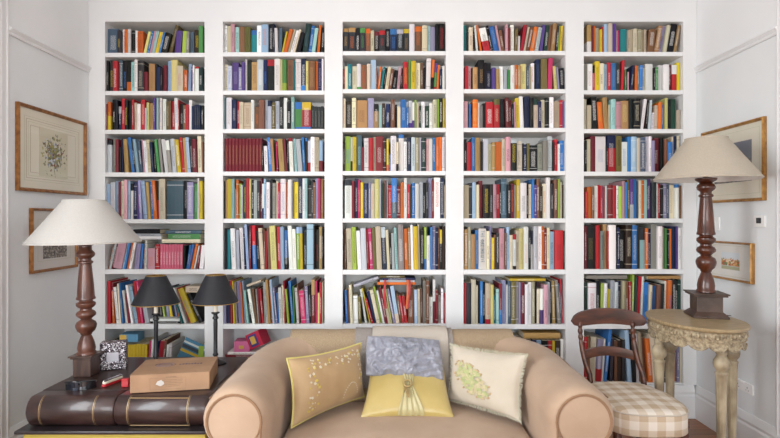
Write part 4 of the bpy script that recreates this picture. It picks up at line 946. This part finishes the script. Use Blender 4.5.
for k in range(84):                                # carved leaves and beads in relief
    a = 2*pi*k/84; x, y = TA*.935*cos(a), TB*.935*sin(a); z = RTZ-.05
    m.ball((x, y, z+(.006 if k % 2 else -.004)), .0085, 4, sc=(1, 1, 1.7 if k % 2 else 1.1))
    m.ball((x, y, RTZ-.074), .0042, 3); m.ball((x, y, RTZ-.029), .0042, 3)
for k in range(n+1):
    pass
pts = [(TA*.93*cos(2*pi*k/n), TB*.93*sin(2*pi*k/n), RTZ-.095-scal(k)) for k in range(n)]
m.tube(pts, .0045, 6, closed=True); m.build('carved_frieze', M['gilt_wood'], ap, smooth=True)
def leg_prof():
    H = RTZ-.06
    return [(.012, 0), (.018, .01), (.024, .03), (.018, .05), (.02, .055), (.025, .07), (.018, .085), (.017, .09), (.0185, .12), (.023, .3), (.027, .55), (.0285, .60), (.031, .605), (.031, .612), (.024, .618), (.026, .626), (.036, .64), (.040, .658), (.038, .676),
            (.027, .694), (.0225, .705), (.027, .712), (.027, .72), (.023, .73), (.026, .77), (.026, RTZ-.0245)]
for (px, d) in ((659.3, 2.975), (721.4, 2.735), (670, 3.14), (732, 2.955)):
    x = (px-CX)/F*d-TX; y = d-TY
    q = (x/(TA*.86))**2+(y/(TB*.86))**2
    m = MB().lathe(leg_prof(), 48, (x, y, 0), flute=(.1, .6, 10)); m.build('leg', M['gilt_leg'], st, smooth=True, sharp=60)
m = MB().tube([P(712, 317, 3.06)+Vector((-TX, -TY, 0)), P(722, 316, 3.05)+Vector((-TX, -TY, 0)), P(727, 318, 3.0)+Vector((-TX, -TY, 0)), P(731, 320, 3.0)+Vector((-TX, -TY, 0))], .002, 6)
# lamp flex on the table top
cz = RTZ+.0035
m = MB().tube([(1.86, 3.06, cz), (1.885, 3.09, cz), (1.905, 3.08, cz), (1.92, 3.04, cz), (1.935, 3.0, cz-.0), (1.955, 2.98, cz)], .0025, 6)
m.build('cord', M['dark_plastic'], label='short dark lamp flex curling on the side table top', cat='cord')

# ---------------------------------------------------------------- chair
ch = empty('dining_chair', (1.25, 2.72, 0), label='mahogany bar-back chair with checked beige cushion between sofa and side table', cat='chair')
def ch_part(name, mb, mat=M['chair_wood'], parent=ch, **kw): 
    o = mb.build(name, mat, parent, **kw)
    if parent is ch: o.location = (-1.25, -2.72, 0)
    return o
BY = 3.0
def sc_(px, py, d=BY): return P(px, py, d)
def curved(name, pxs, ytop, ybot, bow, th):
    m = MB(); n = 28; vs = []
    def f(u, v, o):
        px = fr(pxs[0], pxs[1], u); a = 2*u-1; dy = BY+.03*(1-a*a)-.012
        edge = (1-abs(a)**bow[2])**.5 if abs(a) < 1 else 0
        mid = (ytop+ybot)/2+bow[0]*a*a; hh = (ybot-ytop)/2*max(.05, edge)+bow[1]*(1-a*a)
        p = P(px, mid-hh*(2*v-1), BY); p.y = dy+o+.002*sin(v*pi)*(-1 if o < .01 else 1); return p
    m.grid(lambda u, v: f(u, v, 0), n, 8); m.grid(lambda u, v: f(u, v, th), n, 8)
    k = len(m.v)//2; w = n+1
    rim = [i for i in range(w)]+[j*w+n for j in range(1, 9)]+[8*w+i for i in range(n-1, -1, -1)]+[j*w for j in range(7, 0, -1)]
    for a, b in zip(rim, rim[1:]+rim[:1]): m.f.append((a, b, k+b, k+a)); m.mi.append(0)
    return ch_part(name, m, smooth=True, sharp=50)
curved('crest_rail', (571.5, 646), 309.5, 324, (4.5, .5, 6), .022)
curved('back_rail', (582, 635), 347.5, 356.5, (4.0, 0, 30), .016)
for (x0, x1) in ((580.3, 586.5), (633, 639)):
    top = sc_(x0, 322); top.y = BY+.005; mid = sc_(fr(x0, x1, .1), 352); mid.y = BY+.002; low = sc_(fr(x0, x1, .6), 372); low.y = BY-.02
    pts = []; rs = []
    for i in range(41):
        t = i/40; p = top.lerp(low, t); p.x = top.x+(x1-x0)/F*BY*1.0*t**2.4; p.y = BY+.004-.05*t*t
        pts.append(p); r = .0125+.003*t
        if t < .42: r = .009+.0055*abs(sin(t/.42*pi*3.5))
        rs.append(r)
    z = pts[-1].z; pts += [Vector((pts[-1].x+.004, pts[-1].y-.012, .44)), Vector((pts[-1].x, pts[-1].y+.0, .30)), Vector((pts[-1].x, pts[-1].y+.06, .12)), Vector((pts[-1].x, pts[-1].y+.15, .0))]; rs += [.017, .018, .015, .012]
    ch_part('back_post', MB().tube(pts, rs, 14), smooth=True, sharp=60)
SX0, SX1, SYF, SYB = 1.075, 1.475, 2.50, 2.965
m = MB(); m.prism([(SX0+.02, SYF+.02), (SX1-.02, SYF+.02), (SX1-.05, SYB), (SX0+.05, SYB)], .40, .44); ch_part('seat_frame', m, bevel=.006)
for x in (SX0+.035, SX1-.035):
    ch_part('front_leg', MB().tube([(x, SYF+.04, .401), (x, SYF+.035, .3), (x, SYF+.01, .12), (x, SYF-.03, 0)], [.02, .019, .015, .012], 12), smooth=True, sharp=60)
# gingham squab with a boxed edge
def cush():
    nu, nv = 44, 44; vs = []; fs = []; uv = []
    x0, x1 = 1.065, 1.470; y0, y1 = 2.455, 2.955
    loop = []; N_ = 96
    for k in range(N_):
        a = 2*pi*k/N_; c, s = cos(a), sin(a); e = .30
        sx = math.copysign(abs(c)**(2*e), c); sy = math.copysign(abs(s)**(2*e), s)
        w = 1 if sy < 0 else 1-.10*sy
        loop.append(((x0+x1)/2+sx*(x1-x0)/2*w, (y0+y1)/2+sy*(y1-y0)/2))
    cx, cy = (x0+x1)/2, (y0+y1)/2
    rings = [(0, .516), (.25, .516), (.5, .514), (.72, .511), (.88, .506), (.96, .499), (1, .488), (1.008, .475), (1.008, .44), (1.004, .390), (.98, .384), (.9, .404), (.5, .404), (0, .404)]
    m = MB(); acc = 0; prev = None; R_ = []
    for s, z in rings:
        row = []
        for k, (x, y) in enumerate(loop):
            p = Vector((cx+(x-cx)*max(s, .001), cy+(y-cy)*max(s, .001), z))
            p.z += .007*noise.noise(Vector((p.x*9, p.y*9, 2)))*(1 if z > .47 else .3)
            if .405 < z < .48: p += Vector((noise.noise(p*14)*.004, noise.noise(p*12)*.004, 0))
            row.append(p)
        R_.append(row)
    n = N_; m.add([p for r in R_ for p in r], [(i*n+k, i*n+(k+1) % n, (i+1)*n+(k+1) % n, (i+1)*n+k) for i in range(len(rings)-1) for k in range(n)])
    me = m.mesh('seat_cushion')
    U = me.uv_layers.new(name='UVMap')
    for poly in me.polygons:
        for li in poly.loop_indices:
            v = me.vertices[me.loops[li].vertex_index].co; nn = poly.normal
            if abs(nn.z) > .5: U.data[li].uv = (v.x+.01, v.y)
            elif abs(nn.x) > abs(nn.y): U.data[li].uv = (v.z-.01, v.y)
            else: U.data[li].uv = (v.x+.01, v.z-.01)
    me2 = me; me2.polygons.foreach_set('use_smooth', [True]*len(me2.polygons))
    o = link('seat_cushion', me, M['gingham'], ch, label='beige and white checked squab cushion'); o.location = (-1.25, -2.72, 0)
    pts = [(cx+(x-cx)*1.004, cy+(y-cy)*1.004, .490+.004*noise.noise(Vector((x*9, y*9, 2)))) for x, y in loop]
    MB().tube(pts, .003, 6, closed=True).build('piping', M['white_cloth'], o, smooth=True)
cush()

# ---------------------------------------------------------------- pictures
def watercolour(name, kind):
    a = N(name); co = a.coord('Generated'); sep = a.n('SeparateXYZ'); a.l(co, sep.inputs[0]); U_, V_ = sep.outputs[1], sep.outputs[2]
    no = a.n('TexNoise', Scale=14, Detail=6); a.l(co, no.inputs['Vector']); n2 = a.n('TexNoise', Scale=5, Detail=3); a.l(co, n2.inputs['Vector'])
    du = a.math('SUBTRACT', U_, .5); dv = a.math('SUBTRACT', V_, .48)
    r = a.math('SQRT', a.math('ADD', a.math('MULTIPLY', du, du), a.math('MULTIPLY', dv, dv)))
    if kind == 'flowers':
        fac = a.math('GREATER_THAN', a.math('SUBTRACT', a.math('MULTIPLY', no.outputs['Fac'], 1.35), r), .37)
        vo = a.n('TexVoronoi', Scale=22); a.l(co, vo.inputs['Vector']); sc = a.n('SeparateColor'); a.l(vo.outputs['Color'], sc.inputs[0])
        col = a.ramp(sc.outputs[0], [(0, '6f6f4a'), (.25, '8f8c58'), (.45, 'a49a55'), (.6, '8b8f94'), (.75, 'c9cdd6'), (.92, '7d4a42')], 'CONSTANT')
        a.l(a.mix(fac, 'cfc9b0', col), a.b.inputs['Base Color'])
    elif kind == 'engraving':
        col = a.ramp(no.outputs['Fac'], [(.35, '4c4a44'), (.5, '7b776e'), (.65, 'b9b4a8')])
        sky = a.math('GREATER_THAN', a.math('ADD', V_, a.math('MULTIPLY', n2.outputs['Fac'], .5)), .95)
        a.l(a.mix(sky, col, 'b4b6b4'), a.b.inputs['Base Color'])
    elif kind == 'town':
        b = a.math('MULTIPLY', a.math('LESS_THAN', a.math('ADD', V_, a.math('MULTIPLY', no.outputs['Fac'], .7)), .95), a.math('GREATER_THAN', V_, .22))
        vo = a.n('TexVoronoi', Scale=9, distance='CHEBYCHEV'); a.l(co, vo.inputs['Vector']); sc = a.n('SeparateColor'); a.l(vo.outputs['Color'], sc.inputs[0])
        col = a.ramp(sc.outputs[1], [(0, 'c98a4e'), (.3, 'd7a770'), (.5, '6f7f52'), (.65, 'a65f3c'), (.85, 'e0c9a4')], 'CONSTANT')
        low = a.math('LESS_THAN', V_, .2)
        a.l(a.mix(low, a.mix(b, 'd3dade', col), 'a9a98a'), a.b.inputs['Base Color'])
    else:
        col = a.ramp(no.outputs['Fac'], [(.3, '45464f'), (.5, '6d6a70'), (.7, 'a8a08c')])
        a.l(a.mix(a.math('GREATER_THAN', V_, .55), col, '70757f'), a.b.inputs['Base Color'])
    a.b.inputs['Roughness'].default_value = .5; a.b.inputs['Coat Weight'].default_value = .6; a.b.inputs['Coat Roughness'].default_value = .05
    return a.m
def mat_board(name, c):
    a = N(name); a.b.inputs['Base Color'].default_value = (*lin(c), 1); a.b.inputs['Roughness'].default_value = .5; a.b.inputs['Coat Weight'].default_value = .6; a.b.inputs['Coat Roughness'].default_value = .05
    return a.m
def picture(side, y0, y1, z0, z1, fw, ins, fm, mc, art, label, rules=()):
    x = WL if side < 0 else WR; s = 1 if side < 0 else -1
    root = empty('framed_picture', (x, (y0+y1)/2, (z0+z1)/2), label=label, cat='picture')
    hy, hz = (y1-y0)/2, (z1-z0)/2
    def B(a, b, c, d, x0, x1): # y range, z range, wall distance
        m = MB(); m.box((min(s*x0, s*x1), a, c), (max(s*x0, s*x1), b, d)); return m
    m = MB(); T = .022
    prof = [(0, .001), (0, T), (fw*.35, T+.004), (fw*.7, T), (fw, T-.008), (fw, .001)]
    loops = []
    for inset, dx in prof: loops.append([(s*dx, -hy+inset, -hz+inset), (s*dx, hy-inset, -hz+inset), (s*dx, hy-inset, hz-inset), (s*dx, -hy+inset, hz-inset)])
    m.add([p for l in loops for p in l], [(i*4+k, i*4+(k+1) % 4, ((i+1) % 6)*4+(k+1) % 4, ((i+1) % 6)*4+k) for i in range(6) for k in range(4)])
    m.build('frame', fm, root)
    B(-hy+fw, hy-fw, -hz+fw, hz-fw, .002, .009).build('mat_board', mc, root)
    for k, rr_ in enumerate(rules):
        m = MB(); w = .0016; a, b = hy-fw-rr_, hz-fw-rr_
        for q in ((-a, a, b-w, b), (-a, a, -b, -b+w), (-a, -a+w, -b, b), (a-w, a, -b, b)): m.box((min(s*.0091, s*.0096), q[0], q[2]), (max(s*.0091, s*.0096), q[1], q[3]))
        m.build('ruled_line', M['gold_tool'] if k % 2 else plain('pale_wash_line', 'b9b79a', .6), root)
    a0, a1, b0, b1 = ins
    B(a0, a1, b0, b1, .0097, .0107).build('print', art, root)
gold_frame = noisy('gold_picture_frame', '9a6a34', 'bf8f4c', 30, .35, metal=.45)
brown_frame = noisy('gold_brown_frame', '7e4f28', 'a87542', 30, .4, metal=.3)
cream_mat = mat_board('cream_mount', 'e0dac8'); white_mat = mat_board('white_mount', 'dcdad4')
picture(-1, 2.991, 3.665, 1.585, 2.097, .020, (-.145, .135, -.155, .145), brown_frame, cream_mat, watercolour('pressed_flower_study', 'flowers'),
    'large gold framed flower study, upper picture on the left wall', rules=(.045, .06, .075, .095))
picture(-1, 3.105, 3.562, 1.092, 1.486, .017, (-.115, .12, -.117, .075), brown_frame, mat_board('grey_mount', 'd8d5ce'), watercolour('small_grey_engraving', 'engraving'),
    'smaller gold framed engraving on the left wall behind the lamp', rules=(.05,))
picture(1, 3.025, 3.632, 1.528, 2.018, .018, (-.19, .17, -.12, .13), gold_frame, cream_mat, watercolour('blue_landscape_print', 'blue'),
    'large gold framed print on the right wall behind the beige lampshade', rules=(.03,))
picture(1, 3.124, 3.552, 1.027, 1.274, .013, (-.09, .085, -.055, .055), gold_frame, white_mat, watercolour('small_town_watercolour', 'town'),
    'small gold framed watercolour of ochre buildings on the right wall', rules=(.012,))
# wall plates
def plate(y0, y1, z0, z1, label, kind):
    root = empty('light_switch' if kind == 's' else ('thermostat' if kind == 't' else 'power_socket'), (WR, (y0+y1)/2, (z0+z1)/2), label=label, cat={'s': 'switch', 't': 'thermostat', 'p': 'socket'}[kind])
    hy, hz = (y1-y0)/2, (z1-z0)/2
    MB().box((-.009, -hy, -hz), (-.0005, hy, hz)).build('plate', M['plastic'], root, bevel=.002)
    if kind == 's': MB().box((-.014, -.007, -.014), (-.009, .007, .014)).build('rocker', M['plastic'], root, bevel=.001)
    if kind == 't': MB().box((-.013, -.018, -.012), (-.009, .018, .02)).build('display', M['dark_plastic'], root)
    if kind == 'p':
        for s in (-1, 1):
            m = MB()
            for a, b, c, d in ((-.003, .003, .006, .014), (-.014, -.007, -.008, -.004), (.007, .014, -.008, -.004)): m.box((-.0095, s*hy*.48+a, c-.008), (-.0091, s*hy*.48+b, d-.008))
            m.build('pin_holes', M['dark_plastic'], root)
            MB().box((-.013, s*.012-.005, .018), (-.009, s*.012+.005, .032)).build('rocker', M['plastic'], root, bevel=.001)
dq = lambda px: WR*F/(px-CX)
plate(dq(720.5), dq(711), Z(230, dq(716)), Z(217, dq(716)), 'white light switch on the right wall just above the small picture', 's')
plate(dq(766), dq(755), Z(227, dq(760)), Z(215.5, dq(760)), 'white thermostat with dark display under the large picture, right wall', 't')
plate(dq(754), dq(734), Z(391, dq(744)), Z(381, dq(744)), 'white double power socket low on the right wall', 'p')

# ---------------------------------------------------------------- boxes and toys on the lower shelves
def free_box(name, px0, px1, py0, py1, d, depth, rot, mat, label, cat, strip=None, z=None):
    x0, x1 = X(px0, d), X(px1, d); w = x1-x0; h = Z(py0, d)-Z(py1, d)
    root = empty(name, ((x0+x1)/2, d+depth/2, Z(py1, d) if z is None else z), label=label, cat=cat)
    root.rotation_euler = rot
    MB().box((-w/2, -depth/2, 0), (w/2, depth/2, h)).build('body', mat, root, bevel=.002)
    if strip:
        c, a, b, q, r_ = strip; MB().box((-w/2+w*a, -depth/2-.0012, h*q), (-w/2+w*b, -depth/2-.0002, h*r_)).build('front_print', c, root)
    return root
zb1, zb2 = SHZ[0][7], SHZ[1][7]
d_ = D+.03
pk = plain('pink_card', 'd46a98', .5); rd = plain('crimson_card', 'b8203f', .45); nv = plain('navy_print', '3a3478', .5); ye = plain('yellow_print', 'd0a84a', .5)
r0 = free_box('gift_box', 233.5, 249, 341.5, 352, d_, .12, (0, 0, .1), pk, 'pink box under the red box, bottom shelf, second bay', 'box', (ye, .3, .6, .3, .6))
r1 = free_box('toy_box', 251.2, 266.7, 332, 347.5, d_-.02, .12, (0, -.42, -.25), rd, 'tilted crimson box with navy and gold print, bottom shelf, second bay', 'box', (nv, .15, .75, .12, .88))
MB().box((-.028, -.0625, .03), (.012, -.0615, .085)).build('gold_print', ye, r1)
# something for them to stand on: a heap of magazines
gz = [('w', .30), ('l', .24), ('C', .27)]
for k in range(11):
    c = 'wlCgqcsBYmw'[k]; bm = BookMesh(); wk = (Z(352.2, d_)-zb2)/11-.0008; L = .20+.02*((k*7) % 4)
    bm.book(wk, L, .15, (c, []), 9500+k); me = bm.mesh('book')
    o = link('magazine', me, [M['book'], M['page']], label=None, cat='magazine', group='magazines piled under the pink box')
    me.polygons.foreach_set('material_index', bm.mi)
    o['label'] = ['bottom', 'second', 'third', 'fourth', 'fifth', 'sixth', 'seventh', 'eighth', 'ninth', 'tenth', 'topmost'][k]+(' magazine up' if 0 < k < 10 else ' magazine')+' in the pile under the pink box, second bay'
    R = Matrix(((0, 0, 1), (0, 1, 0), (-1, 0, 0)))
    o.matrix_world = Matrix.Translation((X(BAYS[1][0])+.008+.008*((k*5) % 3), d_, zb2+.0008+(k+1)*(wk+.0008))) @ R.to_4x4()
bk = empty('picture_book', (X(180), D+.022, zb1+.0006), label='blue picture book with yellow stripe facing outwards, tilted, bottom shelf, far left bay', cat='book')
bk.rotation_euler = (0, .42, 0); bk.location.z += .095*sin(.42)
MB().box((-.085, 0, 0), (.085, .012, .27)).build('cover', plain('blue_picture_cover', '4f87a6', .4), bk, bevel=.001)
for nm, a, b, c in (('yellow_stripe', .17, .19, 'd0b13c'), ('dark_band', .20, .225, '3c4650'), ('white_band', .235, .25, 'd8dcd8')): MB().box((-.085, -.0008, a), (.085, -.0001, b)).build(nm, plain(nm, c, .4), bk)
for x, c, yb, nm in ((323, 'b02028', 268, 'red ribbon hanging at left from the flat books, seventh shelf, middle bay'), (490, 'c8642a', 270, 'orange ribbon hanging from the flat books, seventh shelf, middle bay'), (503, 'a81f2c', 262, 'red ribbon hanging beside the orange one, seventh shelf, middle bay')):
    m = MB(); x_ = X(342+x/7.5, D)
    def rb(u, v, o=0): return (x_+(u-.5)*.016+.004*sin(v*5+x), D+.003+.001*sin(v*9)+o, fr(Z(273+52/7.5), Z(273+yb/7.5), v))
    m.grid(rb, 3, 24); m.grid(lambda u, v: rb(u, v, .0008), 3, 24); m.build('ribbon', plain('ribbon_silk', c, .4), label=nm, cat='ribbon')
# blue and yellow carton on the left, bottom shelf
wb = plain('sky_blue_card', '5c96b8', .5); yp = plain('yellow_card', 'd8b24a', .5); wp = plain('white_card', 'd8d6d0', .5)
fl = free_box('carton', 119, 137, 334.5, 342.2, D-.0+.02, .12, (0, 0, .08), wb, 'blue and yellow carton on top of books, bottom shelf, far left bay', 'box', (yp, .03, .38, .05, .95))
# ---------------------------------------------------------------- light and camera
def area(name, loc, tgt, sx, sy, power, col):
    l = bpy.data.lights.new(name, 'AREA'); l.shape = 'RECTANGLE'; l.size = sx; l.size_y = sy; l.energy = power; l.color = col
    o = bpy.data.objects.new(name, l); COL.objects.link(o); o.location = loc
    o.rotation_euler = (Vector(tgt)-Vector(loc)).to_track_quat('-Z', 'Y').to_euler(); return o
for i, (a, b) in enumerate(WIN):
    area('daylight', ((a+b)/2, YF+.02, 1.62), ((a+b)/2, YF+3, 1.5), b-a, 2.1, [100, 88][i], [(1, .99, .98), (.97, .985, 1)][i])
area('daylight', (WL-.02, (SW[0]+SW[1])/2, (SW[2]+SW[3])/2), (WL+3, (SW[0]+SW[1])/2+.6, 1.3), SW[1]-SW[0], SW[3]-SW[2], 125, (.97, .985, 1))
w = bpy.data.worlds.new('sky'); scene.world = w; w.use_nodes = True
bg = w.node_tree.nodes['Background']; sk = w.node_tree.nodes.new('ShaderNodeTexSky'); sk.sky_type = 'NISHITA'; sk.sun_disc = False; sk.sun_elevation = radians(40)
w.node_tree.links.new(sk.outputs[0], bg.inputs[0]); bg.inputs[1].default_value = .4
cam = bpy.data.cameras.new('camera'); co = bpy.data.objects.new('camera', cam); COL.objects.link(co)
cam.sensor_width = 36; cam.lens = 520/780*36; co.location = (0, 0, EYE); co.rotation_euler = (pi/2, 0, 0); cam.clip_start = .05
scene.camera = co
vs = scene.view_settings; vs.view_transform = 'Standard'; vs.look = 'None'; vs.exposure = -0.34; vs.gamma = 1; vs.use_curve_mapping = False
cy = scene.cycles; cy.use_denoising = True; cy.max_bounces = 7; cy.diffuse_bounces = 5; cy.glossy_bounces = 3; cy.caustics_reflective = False; cy.caustics_refractive = False
